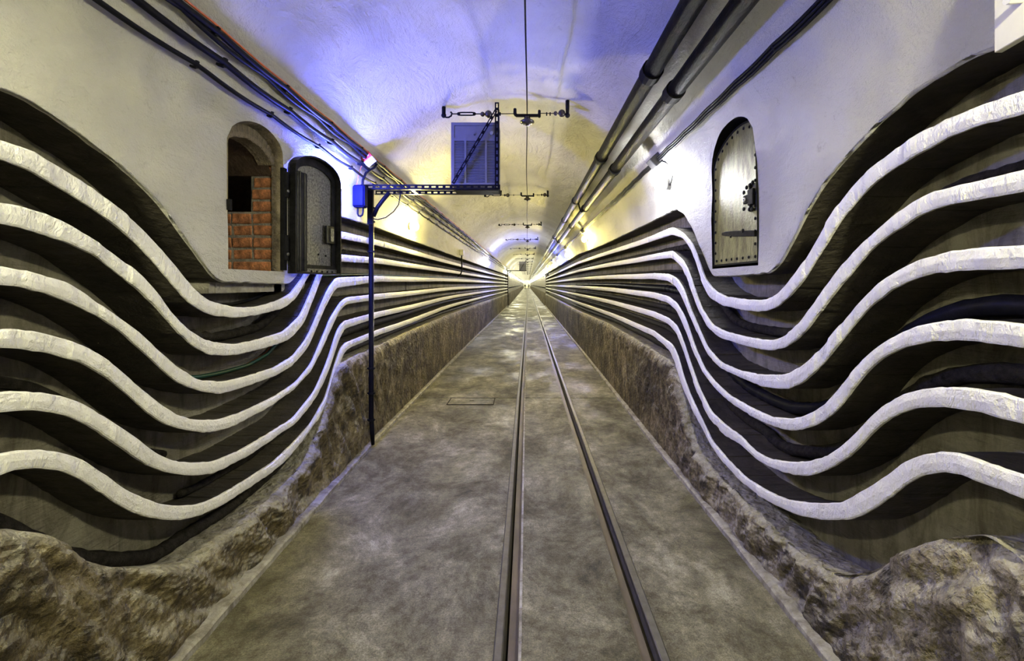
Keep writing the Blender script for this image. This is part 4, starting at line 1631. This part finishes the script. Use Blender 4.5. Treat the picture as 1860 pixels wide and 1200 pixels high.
shelf_run('right', 6, .045, M['rope'], .16, 3.7, 14, 'heavy black cable on the right ledge under the lowest shelf', fray=.3)

# ------------------------------------------------------------------ lamps
EM = {}


def lamp(side, Y, z, col, power, label, group, fancy):
    s = SGN[side]
    x = wall_x(side, Y, z)
    t = empty('wall_lamp', (x, Y, z))
    tag(t, label, 'lamp', group)
    key = (col, power)
    if key not in EM:
        EM[key] = emit('lamp_glow', col, power)
    mb = MB()
    mb.tube([(s * .03, 0, 0), (-s * .025, 0, 0), (-s * .035, 0, 0)], [.055, .055, .042], 12)
    mb.build('lamp_base', M['dark_plastic'], t, smooth=False)
    mb = MB()
    mb.ball((-s * .085, 0, 0), .055, 12, 8, (1, 1, 1.15))
    mb.build('globe', EM[key], t, smooth=True)
    if Y < 1:       # unseen black hoods, added to keep these lamps' light off the vault
        mb = MB()
        x0, x1 = sorted((s * .03, -s * .20))
        mb.box((x0, -.13, .075), (x1, .13, .08))
        mb.box((x0, -.13, -.005), (x1, -.125, .08)); mb.box((x0, .125, -.005), (x1, .13, .08))
        xe = -s * .20
        mb.box((min(xe, xe + s * .005), -.13, -.005), (max(xe, xe + s * .005), .13, .08))
        mb.build('added_light_block', M['iron'], t)
    if fancy:
        # junction box on the cable bundle and a lead down to the lamp
        p = on_vault(Y, 1.06, .03)
        jb = MB()
        Rm = Matrix.Rotation(-.75, 3, 'Y')
        jb.box((-.06, -.07, -.045), (.06, .07, .055), Rm, (p.x - x, 0, p.z - z))
        jb.build('junction_box', M['dark_plastic'], t, bevel=.006)
        c = MB()
        q = Vector((p.x - x, -.05, p.z - z))
        c.tube([q, q + Vector((.06, -.06, -.04)), q * .55 + Vector((.05, -.14, .0)), q * .2 + Vector((.02, -.13, .0)), Vector((.0, -.04, -.02))], .008, 6)
        c.build('lamp_lead', M['cable'], t, smooth=True)


cl = {'left': 0, 'right': 0}
for side, Y, z, col, pw in LAMPS:
    if Y < 1:
        lab = 'wall lamp on the %s wall %s the camera' % (side, 'beside' if Y > 0 else 'behind')
        g = None
    elif Y < 34:
        lab = '%s glowing wall lamp along the %s wall, counting from the front' % (ORD[cl[side]], side)
        cl[side] += 1
        g = None
    else:
        lab = 'tiny glowing lamp in the far row along the %s wall' % side
        g = 'far lamps on the %s wall' % side
    lamp(side, Y, z, col, pw, lab, g, side == 'right' and 1 < Y < 24)


# ------------------------------------------------------------------ two people far down the tunnel
def person(x, Y, label, stride):
    J = {'hip': (0, 0, .95), 'waist': (0, 0, 1.12), 'chest': (0, 0, 1.38), 'neck': (0, 0, 1.50), 'head': (0, -.01, 1.60), 'crown': (0, 0, 1.72)}
    V = [J[k] for k in ('hip', 'waist', 'chest', 'neck', 'head', 'crown')]
    R = [.15, .14, .17, .06, .10, .07]
    E = [(0, 1), (1, 2), (2, 3), (3, 4), (4, 5)]
    for s in (-1, 1):
        b = len(V)
        V += [(s * .10, 0, .90), (s * .11, s * stride, .50), (s * .11, s * stride * 1.6 + .04, .07), (s * .12, s * stride * 1.6 - .14, .045)]
        R += [.095, .07, .045, .04]
        E += [(0, b), (b, b + 1), (b + 1, b + 2), (b + 2, b + 3)]
        b = len(V)
        V += [(s * .21, 0, 1.40), (s * .26, .03, 1.12), (s * .25, -s * stride - .05, .88), (s * .245, -s * stride - .08, .79)]
        R += [.065, .05, .037, .04]
        E += [(2, b), (b, b + 1), (b + 1, b + 2), (b + 2, b + 3)]
    me = bpy.data.meshes.new('person')
    me.from_pydata(V, E, [])
    o = bpy.data.objects.new('person', me)
    C.objects.link(o)
    sk = o.modifiers.new('skin', 'SKIN')
    for i, v in enumerate(me.skin_vertices[0].data):
        v.radius = (R[i], R[i])
    me.skin_vertices[0].data[0].use_root = True
    su = o.modifiers.new('sub', 'SUBSURF')
    su.levels = su.render_levels = 1
    me.materials.append(M['cloth'])
    o.location = (x, Y, 0)
    tag(o, label, 'person')
    mb = MB()
    mb.ball((0, -.01, 1.635), .105, 12, 8, (.82, 1, 1.15))
    mb.ball((0, -.115, 1.62), .018, 6, 5)
    mb.ball((-.09, 0, 1.62), .024, 6, 5, (.5, 1, 1.3)); mb.ball((.09, 0, 1.62), .024, 6, 5, (.5, 1, 1.3))
    mb.build('face', M['skin'], o, smooth=True)
    mb = MB(); mb.ball((0, .012, 1.665), .112, 12, 8, (.86, 1, 1.0)); mb.build('hair', M['cloth'], o, smooth=True)


person(-.60, 148, 'left of two tiny figures in dark clothes walking far down the tunnel', .12)
person(.62, 146, 'right of two tiny figures in dark clothes standing far down the tunnel', .05)
